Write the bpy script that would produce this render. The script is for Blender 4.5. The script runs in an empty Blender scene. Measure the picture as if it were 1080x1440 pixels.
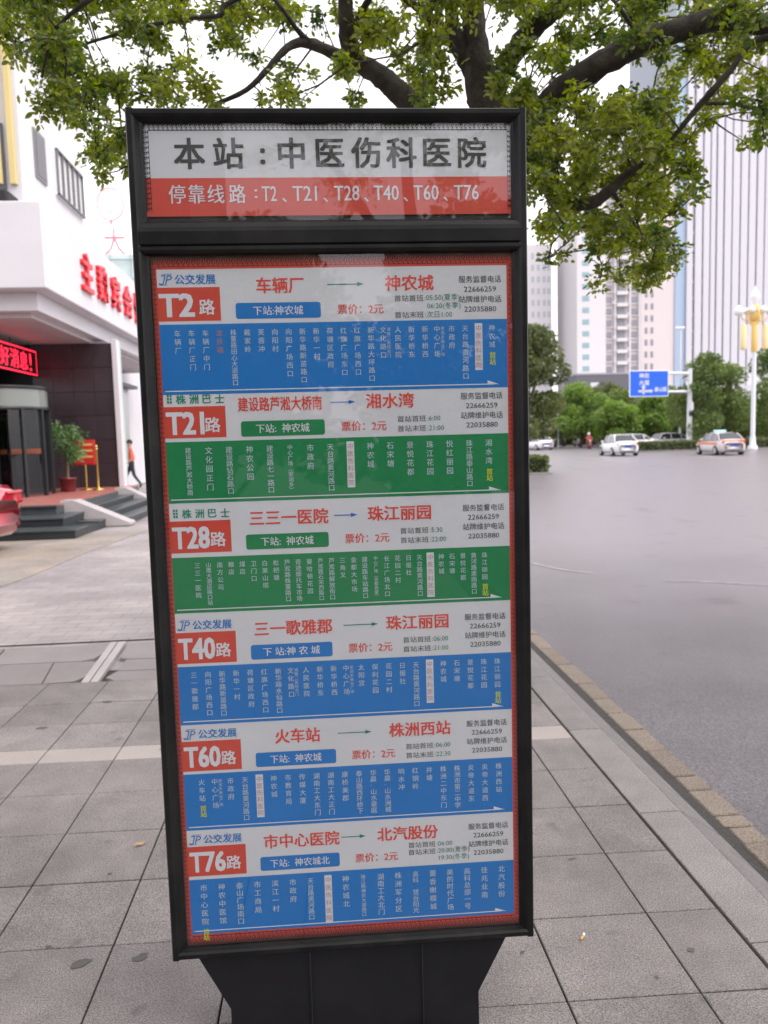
import bpy, bmesh, math, random
from mathutils import Vector, Matrix
import numpy as np
R = math.radians
C = bpy.context.scene.collection
scn = bpy.context.scene

# ------------------------------------------------------------------ camera
YAW, PITCH, ROLL = .0786, .095, -.0275
cy_, sy_ = math.cos(YAW), math.sin(YAW); cp_, sp_ = math.cos(PITCH), math.sin(PITCH)
fwd = Vector((sy_*cp_, cy_*cp_, -sp_)); rgt = Vector((cy_, -sy_, 0)); up = rgt.cross(fwd)
r2 = math.cos(ROLL)*rgt + math.sin(ROLL)*up; u2 = -math.sin(ROLL)*rgt + math.cos(ROLL)*up
cd = bpy.data.cameras.new('camera'); cam = bpy.data.objects.new('camera', cd); C.objects.link(cam)
m = Matrix((r2, u2, -fwd)).transposed().to_4x4(); m.translation = (0, 0, 1.55)
cam.matrix_world = m
cd.sensor_fit = 'HORIZONTAL'; cd.sensor_width = 36; cd.lens = 36*1086.84/1080
cd.clip_start = .05; cd.clip_end = 3000
cd.dof.use_dof = True; cd.dof.focus_distance = 1.92; cd.dof.aperture_fstop = 6.0
scn.camera = cam

# ------------------------------------------------------------------ sky and sun (bright overcast day)
SUN_EL, SUN_AZ = R(52), R(122)
w = bpy.data.worlds.new('World'); scn.world = w; w.use_nodes = True
nt = w.node_tree; nt.nodes.clear()
sk = nt.nodes.new('ShaderNodeTexSky'); sk.sky_type = 'NISHITA'; sk.sun_disc = False
sk.sun_elevation = SUN_EL; sk.sun_rotation = SUN_AZ; sk.air_density = 1.0; sk.dust_density = 4.0; sk.ozone_density = .6
hs = nt.nodes.new('ShaderNodeHueSaturation'); hs.inputs['Saturation'].default_value = .22
mx = nt.nodes.new('ShaderNodeMix'); mx.data_type = 'RGBA'; mx.inputs[0].default_value = .6
mx.inputs[7].default_value = (7.9, 7.5, 8.0, 1)
bg = nt.nodes.new('ShaderNodeBackground'); bg.inputs['Strength'].default_value = .13
wo = nt.nodes.new('ShaderNodeOutputWorld')
nt.links.new(sk.outputs[0], hs.inputs['Color']); nt.links.new(hs.outputs[0], mx.inputs[6])
nt.links.new(mx.outputs[2], bg.inputs['Color']); nt.links.new(bg.outputs[0], wo.inputs[0])
ld = bpy.data.lights.new('sun', 'SUN'); ld.energy = .65; ld.angle = R(25); ld.color = (1, .96, .92)
sun = bpy.data.objects.new('sun', ld); C.objects.link(sun)
sun.rotation_euler = (R(90)-SUN_EL, 0, -SUN_AZ + math.pi)
scn.view_settings.view_transform = 'Standard'; scn.view_settings.look = 'None'
scn.view_settings.exposure = 1.2; scn.view_settings.gamma = 1
scn.view_settings.use_curve_mapping = False
scn.cycles.max_bounces = 8; scn.cycles.transparent_max_bounces = 24
scn.cycles.use_denoising = True

# ------------------------------------------------------------------ helpers
def link_(o, parent=None):
    C.objects.link(o)
    if parent: o.parent = parent
    return o
def tag(o, label=None, cat=None, group=None, kind=None):
    if label: o['label'] = label
    if cat: o['category'] = cat
    if group: o['group'] = group
    if kind: o['kind'] = kind
    return o
def empty(name, loc=(0, 0, 0), rz=0, label=None, cat=None, group=None):
    o = bpy.data.objects.new(name, None); C.objects.link(o); o.empty_display_size = .2
    o.location = loc; o.rotation_euler = (0, 0, rz)
    return tag(o, label, cat, group)
def copy_tree(o, parent=None):
    c = o.copy(); C.objects.link(c)
    if parent: c.parent = parent
    for ch in [x for x in KIDS.get(o.name, [])]: copy_tree(ch, c)
    return c
KIDS = {}
class MB:
    """collects simple shapes; build() links them as one mesh object"""
    def __init__(s): s.v = []; s.f = []; s.mi = []; s.cur = 0; s.sm = []
    def add(s, vs, fs, smooth=False):
        b = len(s.v); s.v += [tuple(v) for v in vs]
        for f in fs: s.f.append(tuple(i+b for i in f)); s.mi.append(s.cur); s.sm.append(smooth)
        return s
    def box(s, x0, y0, z0, x1, y1, z1, bev=0):
        if bev <= 0:
            return s.add([(x0,y0,z0),(x1,y0,z0),(x1,y1,z0),(x0,y1,z0),(x0,y0,z1),(x1,y0,z1),(x1,y1,z1),(x0,y1,z1)],
                  [(0,3,2,1),(4,5,6,7),(0,1,5,4),(1,2,6,5),(2,3,7,6),(3,0,4,7)])
        bm = bmesh.new(); bmesh.ops.create_cube(bm, size=1)
        for v in bm.verts: v.co = Vector(((x0+x1)/2+v.co.x*(x1-x0), (y0+y1)/2+v.co.y*(y1-y0), (z0+z1)/2+v.co.z*(z1-z0)))
        bmesh.ops.bevel(bm, geom=bm.edges[:], offset=bev, segments=1, affect='EDGES')
        bm.verts.index_update()
        s.add([v.co[:] for v in bm.verts], [[v.index for v in f.verts] for f in bm.faces]); bm.free(); return s
    def quad(s, *p): return s.add(p, [tuple(range(len(p)))])
    def prism(s, poly, axis, a, b):
        """poly in the two other axes, extruded along axis from a to b"""
        def P(p, t):
            return {'x': (t, p[0], p[1]), 'y': (p[0], t, p[1]), 'z': (p[0], p[1], t)}[axis]
        n = len(poly); vs = [P(p, a) for p in poly]+[P(p, b) for p in poly]
        return s.add(vs, [tuple(range(n))[::-1], tuple(range(n, 2*n))]+[(i, (i+1) % n, n+(i+1) % n, n+i) for i in range(n)])
    def tube(s, pts, rad, n=8, cap=True, smooth=True):
        pts = [Vector(p) for p in pts]
        if not isinstance(rad, (list, tuple)): rad = [rad]*len(pts)
        vs = []; fs = []
        d0 = (pts[1]-pts[0]).normalized(); ref = Vector((0, 0, 1)) if abs(d0.z) < .9 else Vector((1, 0, 0))
        a = d0.cross(ref).normalized()
        for i, p in enumerate(pts):
            d = (pts[min(i+1, len(pts)-1)]-pts[max(i-1, 0)]).normalized()
            a = (a-d*a.dot(d)).normalized(); b = d.cross(a)
            for k in range(n):
                t = 2*math.pi*k/n; vs.append(p+(a*math.cos(t)+b*math.sin(t))*rad[i])
        for i in range(len(pts)-1):
            for k in range(n): fs.append((i*n+k, i*n+(k+1) % n, (i+1)*n+(k+1) % n, (i+1)*n+k))
        s.add(vs, fs, smooth)
        if cap:
            L = len(pts)-1; s.add([vs[k] for k in range(n)], [tuple(range(n))[::-1]]); s.add([vs[L*n+k] for k in range(n)], [tuple(range(n))])
        return s
    def lathe(s, prof, c=(0, 0, 0), n=16, smooth=True, a0=0, a1=2*math.pi):
        full = abs(a1-a0-2*math.pi) < 1e-6; m_ = n if full else n+1
        vs = []; fs = []
        for r, z in prof:
            for k in range(m_):
                t = a0+(a1-a0)*k/n; vs.append((c[0]+r*math.cos(t), c[1]+r*math.sin(t), c[2]+z))
        for i in range(len(prof)-1):
            for k in range(n):
                k2 = (k+1) % m_ if full else k+1
                fs.append((i*m_+k, i*m_+k2, (i+1)*m_+k2, (i+1)*m_+k))
        return s.add(vs, fs, smooth)
    def mesh(s, name, mats):
        me = bpy.data.meshes.new(name); me.from_pydata(s.v, [], s.f)
        for m_ in (mats if isinstance(mats, (list, tuple)) else [mats]): me.materials.append(m_)
        me.polygons.foreach_set('material_index', s.mi); me.polygons.foreach_set('use_smooth', s.sm)
        me.update(); return me
    def build(s, name, mats, parent=None, **kw):
        o = bpy.data.objects.new(name, s.mesh(name, mats)); link_(o, parent)
        if parent: KIDS.setdefault(parent.name, []).append(o)
        return tag(o, **kw)
def place(name, me, parent, loc=(0, 0, 0), rot=(0, 0, 0), **kw):
    o = bpy.data.objects.new(name, me); link_(o, parent); o.location = loc; o.rotation_euler = rot
    if parent: KIDS.setdefault(parent.name, []).append(o)
    return tag(o, **kw)

# ------------------------------------------------------------------ materials
MATS = {}
def mat(name, col, rough=.6, metal=0, var=0, vscale=8, bump=0, bscale=60, rnd=0, speck=None, spec=.5, col2=None, c2scale=2, coat=0, stain=None, brick=None, far_light=None):
    if name in MATS: return MATS[name]
    ma = bpy.data.materials.new(name); ma.use_nodes = True; t = ma.node_tree; N = t.nodes; L = t.links
    b = N['Principled BSDF']; b.inputs['Roughness'].default_value = rough; b.inputs['Metallic'].default_value = metal
    b.inputs['Specular IOR Level'].default_value = spec; b.inputs['Coat Weight'].default_value = coat
    tc = N.new('ShaderNodeTexCoord'); geo = N.new('ShaderNodeNewGeometry')
    pos = geo.outputs['Position']
    cur = N.new('ShaderNodeRGB'); cur.outputs[0].default_value = (*col, 1); out = cur.outputs[0]
    def noise(sc, det=4, r=.6):
        n = N.new('ShaderNodeTexNoise'); n.inputs['Scale'].default_value = sc; n.inputs['Detail'].default_value = det
        n.inputs['Roughness'].default_value = r; L.new(pos, n.inputs['Vector']); return n.outputs[0]
    def ramp(src, a, b_):
        q = N.new('ShaderNodeMapRange'); q.inputs['From Min'].default_value = a; q.inputs['From Max'].default_value = b_
        L.new(src, q.inputs['Value']); return q.outputs[0]
    def mixc(f, a, bcol, mode='MIX'):
        x = N.new('ShaderNodeMix'); x.data_type = 'RGBA'; x.blend_type = mode
        if isinstance(f, float): x.inputs[0].default_value = f
        else: L.new(f, x.inputs[0])
        L.new(a, x.inputs[6])
        if isinstance(bcol, tuple): x.inputs[7].default_value = (*bcol, 1)
        else: L.new(bcol, x.inputs[7])
        return x.outputs[2]
    def bright(src, amp, incol):
        # multiply colour by 1 +- amp following src
        q = N.new('ShaderNodeMapRange'); q.inputs['From Min'].default_value = .25; q.inputs['From Max'].default_value = .75
        q.inputs['To Min'].default_value = 1-amp; q.inputs['To Max'].default_value = 1+amp; L.new(src, q.inputs['Value'])
        x = N.new('ShaderNodeVectorMath'); x.operation = 'SCALE'; L.new(incol, x.inputs[0]); L.new(q.outputs[0], x.inputs['Scale']); return x.outputs[0]
    if col2: out = mixc(ramp(noise(c2scale, 5), .42, .6), out, col2)
    if var: out = bright(noise(vscale, 6, .65), var, out)
    if speck:
        v = noise(speck[0], 2, .8); out = bright(v, speck[1], out)
    if far_light:      # shaded near road and bright far road, painted into the colour as a ramp
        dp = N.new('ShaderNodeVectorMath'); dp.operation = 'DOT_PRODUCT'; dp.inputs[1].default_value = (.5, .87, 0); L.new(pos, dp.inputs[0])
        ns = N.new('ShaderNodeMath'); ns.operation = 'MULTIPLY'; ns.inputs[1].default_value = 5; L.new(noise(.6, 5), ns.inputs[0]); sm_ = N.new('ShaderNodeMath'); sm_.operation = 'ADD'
        L.new(dp.outputs['Value'], sm_.inputs[0]); L.new(ns.outputs[0], sm_.inputs[1]); out = mixc(ramp(sm_.outputs[0], 7.6, 15), out, far_light)
    if brick:
        mp = N.new('ShaderNodeMapping'); mp.inputs['Rotation'].default_value = (0, 0, .03); L.new(pos, mp.inputs['Vector'])
        bt_ = N.new('ShaderNodeTexBrick'); bt_.inputs['Scale'].default_value = 1; bt_.inputs['Brick Width'].default_value = brick[0]; bt_.inputs['Row Height'].default_value = brick[1]
        bt_.inputs['Mortar Size'].default_value = .006; bt_.inputs['Mortar Smooth'].default_value = .4; bt_.inputs['Color1'].default_value = (.90, .90, .90, 1); bt_.inputs['Color2'].default_value = (1.06, 1.05, 1.04, 1); bt_.inputs['Mortar'].default_value = (.62, .6, .6, 1)
        L.new(mp.outputs[0], bt_.inputs['Vector']); out = mixc(1.0, out, bt_.outputs['Color'], 'MULTIPLY')
    if stain:
        f = ramp(noise(stain[0], 3, .5), stain[1], stain[1]+.06); q = N.new('ShaderNodeMath'); q.operation = 'MULTIPLY'; q.inputs[1].default_value = stain[2]
        L.new(f, q.inputs[0]); out = mixc(q.outputs[0], out, tuple(c*.3 for c in col))
    if rnd:
        oi = N.new('ShaderNodeObjectInfo'); q = N.new('ShaderNodeMapRange'); q.inputs['To Min'].default_value = 1-rnd; q.inputs['To Max'].default_value = 1+rnd
        L.new(oi.outputs['Random'], q.inputs['Value']); x = N.new('ShaderNodeVectorMath'); x.operation = 'SCALE'
        L.new(out, x.inputs[0]); L.new(q.outputs[0], x.inputs['Scale']); out = x.outputs[0]
    L.new(out, b.inputs['Base Color'])
    if bump:
        bn = N.new('ShaderNodeBump'); bn.inputs['Strength'].default_value = bump; bn.inputs['Distance'].default_value = .01
        L.new(noise(bscale, 5), bn.inputs['Height']); L.new(bn.outputs[0], b.inputs['Normal'])
    MATS[name] = ma; return ma
def leafmat(name, c1, c2, trans=.45, scale=3):
    ma = bpy.data.materials.new(name); ma.use_nodes = True; t = ma.node_tree; N = t.nodes; L = t.links; N.clear()
    o = N.new('ShaderNodeOutputMaterial'); d = N.new('ShaderNodeBsdfDiffuse'); tr = N.new('ShaderNodeBsdfTranslucent'); g = N.new('ShaderNodeBsdfGlossy')
    g.inputs['Roughness'].default_value = .45
    geo = N.new('ShaderNodeNewGeometry'); no = N.new('ShaderNodeTexNoise'); no.inputs['Scale'].default_value = scale; no.inputs['Detail'].default_value = 3
    L.new(geo.outputs['Position'], no.inputs['Vector'])
    ad = N.new('ShaderNodeMath'); ad.operation = 'ADD'
    mr = N.new('ShaderNodeMapRange'); mr.inputs['From Min'].default_value = .3; mr.inputs['From Max'].default_value = .7; mr.inputs['To Min'].default_value = -.3; mr.inputs['To Max'].default_value = .5
    L.new(no.outputs[0], mr.inputs['Value']); L.new(mr.outputs[0], ad.inputs[0])
    m2 = N.new('ShaderNodeMath'); m2.operation = 'MULTIPLY'; m2.inputs[1].default_value = .8; L.new(geo.outputs['Random Per Island'], m2.inputs[0]); L.new(m2.outputs[0], ad.inputs[1])
    mx = N.new('ShaderNodeMix'); mx.data_type = 'RGBA'; mx.inputs[6].default_value = (*c1, 1); mx.inputs[7].default_value = (*c2, 1); L.new(ad.outputs[0], mx.inputs[0])
    L.new(mx.outputs[2], d.inputs['Color'])
    hs = N.new('ShaderNodeHueSaturation'); hs.inputs['Value'].default_value = 2.0; hs.inputs['Saturation'].default_value = 1.15; L.new(mx.outputs[2], hs.inputs['Color']); L.new(hs.outputs[0], tr.inputs['Color'])
    a = N.new('ShaderNodeMixShader'); a.inputs[0].default_value = trans; L.new(d.outputs[0], a.inputs[1]); L.new(tr.outputs[0], a.inputs[2])
    b = N.new('ShaderNodeMixShader'); b.inputs[0].default_value = .05; L.new(a.outputs[0], b.inputs[1]); L.new(g.outputs[0], b.inputs[2])
    L.new(b.outputs[0], o.inputs[0]); MATS[name] = ma; return ma
def glassmat(name, tint=(1, 1, 1), ior=1.5, rough=.0):
    ma = bpy.data.materials.new(name); ma.use_nodes = True; t = ma.node_tree; N = t.nodes; L = t.links; N.clear()
    o = N.new('ShaderNodeOutputMaterial'); tr = N.new('ShaderNodeBsdfTransparent'); g = N.new('ShaderNodeBsdfGlossy'); g.inputs['Roughness'].default_value = rough
    tr.inputs['Color'].default_value = (*tint, 1)
    lw = N.new('ShaderNodeLayerWeight'); pw = N.new('ShaderNodeMath'); pw.operation = 'POWER'; pw.inputs[1].default_value = 5
    L.new(lw.outputs['Facing'], pw.inputs[0]); mr = N.new('ShaderNodeMapRange'); f0 = ((ior-1)/(ior+1))**2
    mr.inputs['To Min'].default_value = f0; mr.inputs['To Max'].default_value = 1; L.new(pw.outputs[0], mr.inputs['Value'])
    mx = N.new('ShaderNodeMixShader'); L.new(mr.outputs[0], mx.inputs[0]); L.new(tr.outputs[0], mx.inputs[1]); L.new(g.outputs[0], mx.inputs[2])
    L.new(mx.outputs[0], o.inputs[0]); MATS[name] = ma; return ma
def emit(name, col, s):
    ma = bpy.data.materials.new(name); ma.use_nodes = True; b = ma.node_tree.nodes['Principled BSDF']
    b.inputs['Base Color'].default_value = (*col, 1); b.inputs['Emission Color'].default_value = (*col, 1); b.inputs['Emission Strength'].default_value = s
    MATS[name] = ma; return ma

granite = mat('granite', (.212, .190, .180), .55, var=.20, vscale=4.5, col2=(.158, .141, .134), c2scale=1.3, speck=(210, .95), bump=.3, bscale=260, rnd=.10, stain=(6.5, .66, .45))
granite_pale = mat('granite_pale', (.33, .29, .265), .62, var=.10, vscale=3, speck=(170, .25), bump=.2, bscale=250, rnd=.05)
granite_kerb = mat('granite_kerb', (.200, .184, .176), .62, var=.2, vscale=5, speck=(210, .9), bump=.3, bscale=250, rnd=.06)
kerb_face = mat('kerb_face_dirty', (.145, .134, .130), .75, var=.2, vscale=9, speck=(130, .6), bump=.3, bscale=200, rnd=.06)
gutter_m = mat('gutter_stone', (.205, .165, .130), .75, var=.14, vscale=7, speck=(120, .7), bump=.6, bscale=160, rnd=.12)
joint_m = mat('joint_dirt', (.045, .042, .04), .9, var=.3, vscale=30)
gravel_m = mat('gutter_dirt', (.055, .052, .048), .9, var=.4, vscale=60, bump=1, bscale=120)
concrete = mat('forecourt_concrete', (.265, .238, .240), .7, var=.18, vscale=1.0, col2=(.325, .29, .28), c2scale=.5, brick=(.30, .15), bump=.15, bscale=80, speck=(220, .12))
slab_m = mat('driveway_slab', (.215, .19, .186), .65, var=.12, vscale=3, bump=.2, bscale=150, rnd=.06, speck=(300, .2))
asphalt = mat('asphalt', (.056, .0455, .0465), .33, spec=.85, var=.3, vscale=.9, stain=(1.7, .62, .3), far_light=(.200, .178, .190),   speck=(75, 1.3), bump=.35, bscale=110, col2=(.088, .076, .081), c2scale=.28)
grass_far = mat('far_ground', (.16, .15, .15), .9, var=.1, vscale=.3)
paint_w = mat('worn_paint', (.24, .225, .235), .6, var=.5, vscale=14)
black_metal = mat('black_painted_metal', (.006, .0062, .0065), .34, var=.3, vscale=20, col2=(.012, .0115, .011), c2scale=7, bump=.04, bscale=120, spec=.22)
black_matte = mat('black_backing', (.008, .008, .009), .6)
ped_m = mat('pedestal_metal', (.0085, .0085, .011), .42, spec=.25, var=.35, vscale=6, bump=.05, bscale=60)
bark = mat('bark', (.036, .029, .023), .9, var=.45, vscale=22, bump=1.0, bscale=45, col2=(.060, .052, .041), c2scale=9)
bark_far = mat('bark_far', (.07, .055, .045), .9)
leaf_m = leafmat('camphor_leaf', (.032, .072, .010), (.205, .230, .022), .60, 1.6)
leaf_dark = leafmat('dark_tree_leaf', (.060, .082, .028), (.14, .155, .055), .35, .6)
leaf_mid = leafmat('mid_tree_leaf', (.07, .115, .03), (.17, .22, .06), .4, .5)
leaf_bright = leafmat('bright_tree_leaf', (.09, .16, .03), (.21, .30, .06), .45, .4)
leaf_pot = leafmat('pot_leaf', (.05, .12, .04), (.14, .24, .08), .35, 4)
hedge_m = leafmat('hedge_leaf', (.05, .075, .02), (.12, .15, .04), .3, 2)
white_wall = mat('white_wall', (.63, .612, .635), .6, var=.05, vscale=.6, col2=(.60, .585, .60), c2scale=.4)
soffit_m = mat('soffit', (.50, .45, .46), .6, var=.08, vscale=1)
yellow_wall = mat('yellow_wall', (.62, .50, .22), .7, var=.05, vscale=1)
darkwall = mat('dark_stone_wall', (.040, .028, .034), .35, var=.18, vscale=3, rnd=.12)
red_floor = mat('red_granite', (.36, .13, .11), .4, var=.12, vscale=4, speck=(60, .2))
dark_step = mat('dark_step_granite', (.05, .06, .063), .35, var=.25, vscale=5, rnd=.1)
light_stone = mat('pale_coping_stone', (.38, .345, .34), .5, var=.1, vscale=3)
red_letter = mat('red_letter', (.72, .02, .035), .4)
dark_glass = mat('dark_window_glass', (.02, .025, .03), .06, spec=.8)
frame_dark = mat('dark_door_frame', (.012, .013, .016), .3)
steel = mat('grey_steel', (.42, .43, .45), .35, metal=.6)
gold = mat('gold_metal', (.65, .42, .10), .25, metal=.9)
gold_paint = mat('gold_paint', (.75, .52, .16), .4)
lamp_white = mat('white_lamp_glass', (.82, .82, .84), .3)
post_white = mat('white_post_paint', (.66, .67, .70), .45)
rubber = mat('tyre_rubber', (.02, .02, .02), .8)
pane_glass = glassmat('clear_glass', (.98, .985, .985), 1.42)
door_glass = glassmat('door_glass', (.55, .60, .60), 1.6)
led_off = mat('led_black', (.02, .004, .005), .5)
led_on = emit('led_red', (1, .02, .06), 1.1)
# printed inks
P_white = mat('print_white', (.53, .535, .555), .5, var=.03, vscale=6)
P_red = mat('print_red', (.50, .048, .026), .5, var=.05, vscale=5)
P_bord = mat('print_border_red', (.50, .045, .028), .5)
P_dark = mat('print_dark_line', (.05, .03, .03), .5)
P_blue = mat('print_blue', (.0, .140, .43), .5, var=.04, vscale=5)
P_green = mat('print_green', (.0, .175, .052), .5, var=.05, vscale=5)
P_ink = mat('print_ink', (.03, .03, .03), .5)
P_grey = mat('print_grey_text', (.07, .08, .085), .5)
P_tgreen = mat('print_text_green', (.05, .20, .15), .5)
P_pale = mat('print_pale_text', (.40, .47, .52), .5)
P_palew = mat('print_white_text', (.56, .57, .60), .5)
P_redt = mat('print_red_text', (.60, .05, .03), .5)
P_faded = mat('print_faded_red', (.35, .17, .17), .5)
P_yel = mat('print_yellow', (.45, .50, .03), .5)
P_lblue = mat('print_logo_blue', (.02, .16, .45), .5)
P_arg = mat('print_arrow_green', (.01, .20, .11), .5)
P_arb = mat('print_arrow_blue', (.01, .12, .45), .5)

# ------------------------------------------------------------------ lettering
TEXTS = []
def text(s, mtl, parent, name='lettering', size=None, w=None, h=None, u=0, z=0, bold=0, vert=False, mtx=None, adv=1.0, align='C', depth=0, hook=None):
    """flat or raised lettering; u,z = place in the parent's plane; converted to mesh by flush_text()"""
    c = bpy.data.curves.new('t', 'FONT'); c.body = '\n'.join(s) if vert else s
    c.size = 1; c.offset = bold if depth else 0; c.resolution_u = 2; c.dimensions = '2D'; c.space_line = adv
    if depth: c.extrude = depth
    o = bpy.data.objects.new('t', c); C.objects.link(o)
    TEXTS.append((o, mtl, parent, name, size, w, h, u, z, vert, mtx, align, len(s), 0 if depth else bold, hook))
def flush_text():
    global TEXTS
    bpy.context.view_layer.update(); dg = bpy.context.evaluated_depsgraph_get(); res = []
    for (o, mtl, parent, name, size, w, h, u, z, vert, mtx, align, n, bold, hook) in TEXTS:
        me = bpy.data.meshes.new_from_object(o.evaluated_get(dg))
        co = np.empty(len(me.vertices)*3, 'f'); me.vertices.foreach_get('co', co); co = co.reshape(-1, 3)
        if size: sx = sz = size
        x0, x1, y0, y1 = co[:, 0].min(), co[:, 0].max(), co[:, 1].min(), co[:, 1].max()
        if w: sx = w/(x1-x0)
        if h: sz = h/(y1-y0)
        if not size and not w: sx = sz
        if not size and not h: sz = sx
        if align == 'C': cx, cz = (x0+x1)/2, (y0+y1)/2
        elif align == 'L': cx, cz = x0, (y0+y1)/2
        elif align == 'COL': cx, cz = .5, .86            # top centre of a column of characters
        out = np.empty_like(co); out[:, 0] = (co[:, 0]-cx)*sx; out[:, 1] = -co[:, 2]; out[:, 2] = (co[:, 1]-cz)*sz
        if bold:                                          # heavier strokes: slightly shifted layers of the same print
            b1, b2 = bold*sx, bold*sz; sh = [(0, 0), (-b1, 0), (b1, 0)] if bold < .016 else [(0, 0), (-b1, -b2*.7), (b1, -b2*.7), (-b1, b2*.7), (b1, b2*.7), (b1, 0), (-b1, 0)]
            fs_ = [tuple(p.vertices) for p in me.polygons]; nv = len(out); V_, F_ = [], []
            for q_, (dx_, dz_) in enumerate(sh):
                V_.append(out+np.array((dx_, -.00003*q_*(1 if not mtx else 30), dz_))); F_ += [tuple(i+nv*q_ for i in f_) for f_ in fs_]
            me = bpy.data.meshes.new(name); me.from_pydata(np.concatenate(V_).tolist(), [], F_); out = None
        if out is not None: me.vertices.foreach_set('co', out.ravel().astype('f'))
        me.materials.clear(); me.materials.append(mtl); me.update(); me.name = name
        q = bpy.data.objects.new(name, me); link_(q, parent); q.location = (u, hook or 0, z)
        if mtx: q.rotation_euler = mtx
        KIDS.setdefault(parent.name, []).append(q) if parent else None
        d = o.data; bpy.data.objects.remove(o); bpy.data.curves.remove(d); res.append(q)
    TEXTS = []; return res

# ================================================================== GROUND
# far ground to the horizon, the road, the pavement with its slabs, the kerb
g = MB().quad((-900, -400, -.2), (1100, -400, -.2), (1100, 1500, -.2), (-900, 1500, -.2)); tag(g.build('ground', grass_far), kind='structure')
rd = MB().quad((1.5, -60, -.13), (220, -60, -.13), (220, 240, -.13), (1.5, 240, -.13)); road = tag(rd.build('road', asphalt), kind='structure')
# worn white arcs on the asphalt
def strip(pts, wd, z):
    mb = MB()
    for a, b in zip(pts[:-1], pts[1:]):
        a = Vector((*a, z)); b = Vector((*b, z)); n = Vector((0, 0, 1)).cross(b-a).normalized()*wd/2
        mb.quad(a-n, b-n, b+n, a+n)
    return mb
strip([(2.70, 9.94), (2.73, 9.7), (2.80, 9.5), (2.97, 9.15), (3.2, 8.9)], .07, -.126).build('worn_marking', paint_w, road)
strip([(3.80, 8.26), (4.05, 8.18), (4.23, 8.10), (4.6, 7.88), (4.95, 7.6)], .055, -.126).build('worn_marking', paint_w, road)
for x0, y0, x1, y1 in [(12, 34, 12, 37), (12, 40, 12, 43), (12, 46, 12, 49), (16, 34, 16, 37), (16, 40, 16, 43), (16, 46, 16, 49)]:
    strip([(x0, y0), (x1, y1)], .12, -.126).build('lane_marking', paint_w, road)

SH = -.026      # the cross joints run slightly askew to the kerb
pav = MB().add([(-14, -8, -.05), (1.24, -8, -.05), (1.24, 5.12, -.05), (-14, 5.5, -.05)], [(0, 1, 2, 3)])
pav.prism([(-14, -.05), (1.24, -.05), (1.24, -.2), (-14, -.2)], 'y', -8, -7.99)
pavement = tag(pav.build('pavement', joint_m), kind='structure')
rt = random.Random(3)
xs = [-4.465, -4.09, -3.715, -3.34, -2.965, -2.59, -2.215, -1.84, -1.455, -1.08, -.70, -.33, -.12, .25, .62, .995, 1.232]
ys = [.86, 1.225, 1.59, 1.955, 2.32, 2.682, 3.045, 3.405, 3.77, 3.945, 4.305, 4.665, 5.09]
tile_cache = {}
def paver(x0, x1, y0, y1, j=.0027, name='paving_slab', mtl=granite, parent=None, z=0, th=.045, je=0):
    key = (round(x1-x0, 3), round(y1-y0, 3), j, mtl.name, th)
    if key not in tile_cache:
        W_, D_ = (x1-x0)/2-j, (y1-y0)/2-j; b = .0022; mb = MB()
        def pt(x, y, z_): return (x, y+SH*x, z_)
        vs = [pt(s*W_, t*D_, -th) for s, t in ((-1, -1), (1, -1), (1, 1), (-1, 1))]+[pt(s*W_, t*D_, -b) for s, t in ((-1, -1), (1, -1), (1, 1), (-1, 1))] + \
             [pt(s*(W_-b), t*(D_-b), 0) for s, t in ((-1, -1), (1, -1), (1, 1), (-1, 1))]
        fs = [(8, 9, 10, 11)]+[(i, (i+1) % 4, 4+(i+1) % 4, 4+i) for i in range(4)]+[(4+i, 4+(i+1) % 4, 8+(i+1) % 4, 8+i) for i in range(4)]
        mb.add(vs, fs); tile_cache[key] = mb.mesh('slab', mtl)
    cx, cy = (x0+x1)/2, (y0+y1)/2
    o = place(name, tile_cache[key], parent, (cx, cy+SH*cx, z+rt.uniform(-.0012, .0012)), (rt.uniform(-.0015, .0015), rt.uniform(-.0015, .0015), 0))
    return o
for i in range(len(xs)-1):
    for k in range(len(ys)-1):
        if xs[i+1] < -2.2 and ys[k+1] < 2.5: continue
        paver(xs[i], xs[i+1], ys[k], ys[k+1], mtl=granite_pale if k == 8 else granite, parent=pavement, name='pale_band_slab' if k == 8 else 'paving_slab')
# pavement beyond the driveway and behind the camera, too far or too hidden to tell slabs apart
MB().add([(-4.2, 5.55, -.03), (1.24, 5.4, -.03), (1.24, 120, -.03), (-4.2, 120, -.03)], [(0, 1, 2, 3)]).build('far_paving', concrete, pavement)
MB().add([(-14, -8, -.01), (1.24, -8, -.01), (1.24, .84, -.01), (-14, .98, -.01)], [(0, 1, 2, 3)]).build('near_paving', granite, pavement)
# kerb
kerb = tag(MB().box(1.27, -8, -.2, 1.40, 120, -.03).build('kerb', joint_m), kind='structure')
ky = [-.6, .3, 1.2, 2.11, 2.93, 3.84, 4.75, 5.66, 6.57, 7.5, 8.4, 9.3, 10.2, 11.1, 12]
for a, b in zip(ky[:-1], ky[1:]):
    mb = MB(); a += .003; b -= .003
    mb.prism([(1.243, -.03), (1.243, -.002), (1.247, .0), (1.405, .0), (1.415, -.006), (1.415, -.2), (1.243, -.2)], 'y', a, b)
    mb.build('kerb_stone', granite_kerb, kerb)
    MB().prism([(1.416, -.007), (1.43, -.010), (1.585, -.118), (1.585, -.2), (1.416, -.2)], 'y', a, b).build('kerb_face', kerb_face, kerb)
mb = MB().prism([(1.243, -.03), (1.243, .0), (1.425, .0), (1.445, -.012), (1.555, -.125), (1.555, -.2), (1.243, -.2)], 'y', 12.003, 30); mb.build('kerb_stone', granite_kerb, kerb)
MB().quad((1.58, -8, -.122), (1.66, -8, -.122), (1.66, 30, -.122), (1.58, 30, -.122)).build('gutter_dirt', gravel_m, kerb)
yy = -.4; gy = [.2]
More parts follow.
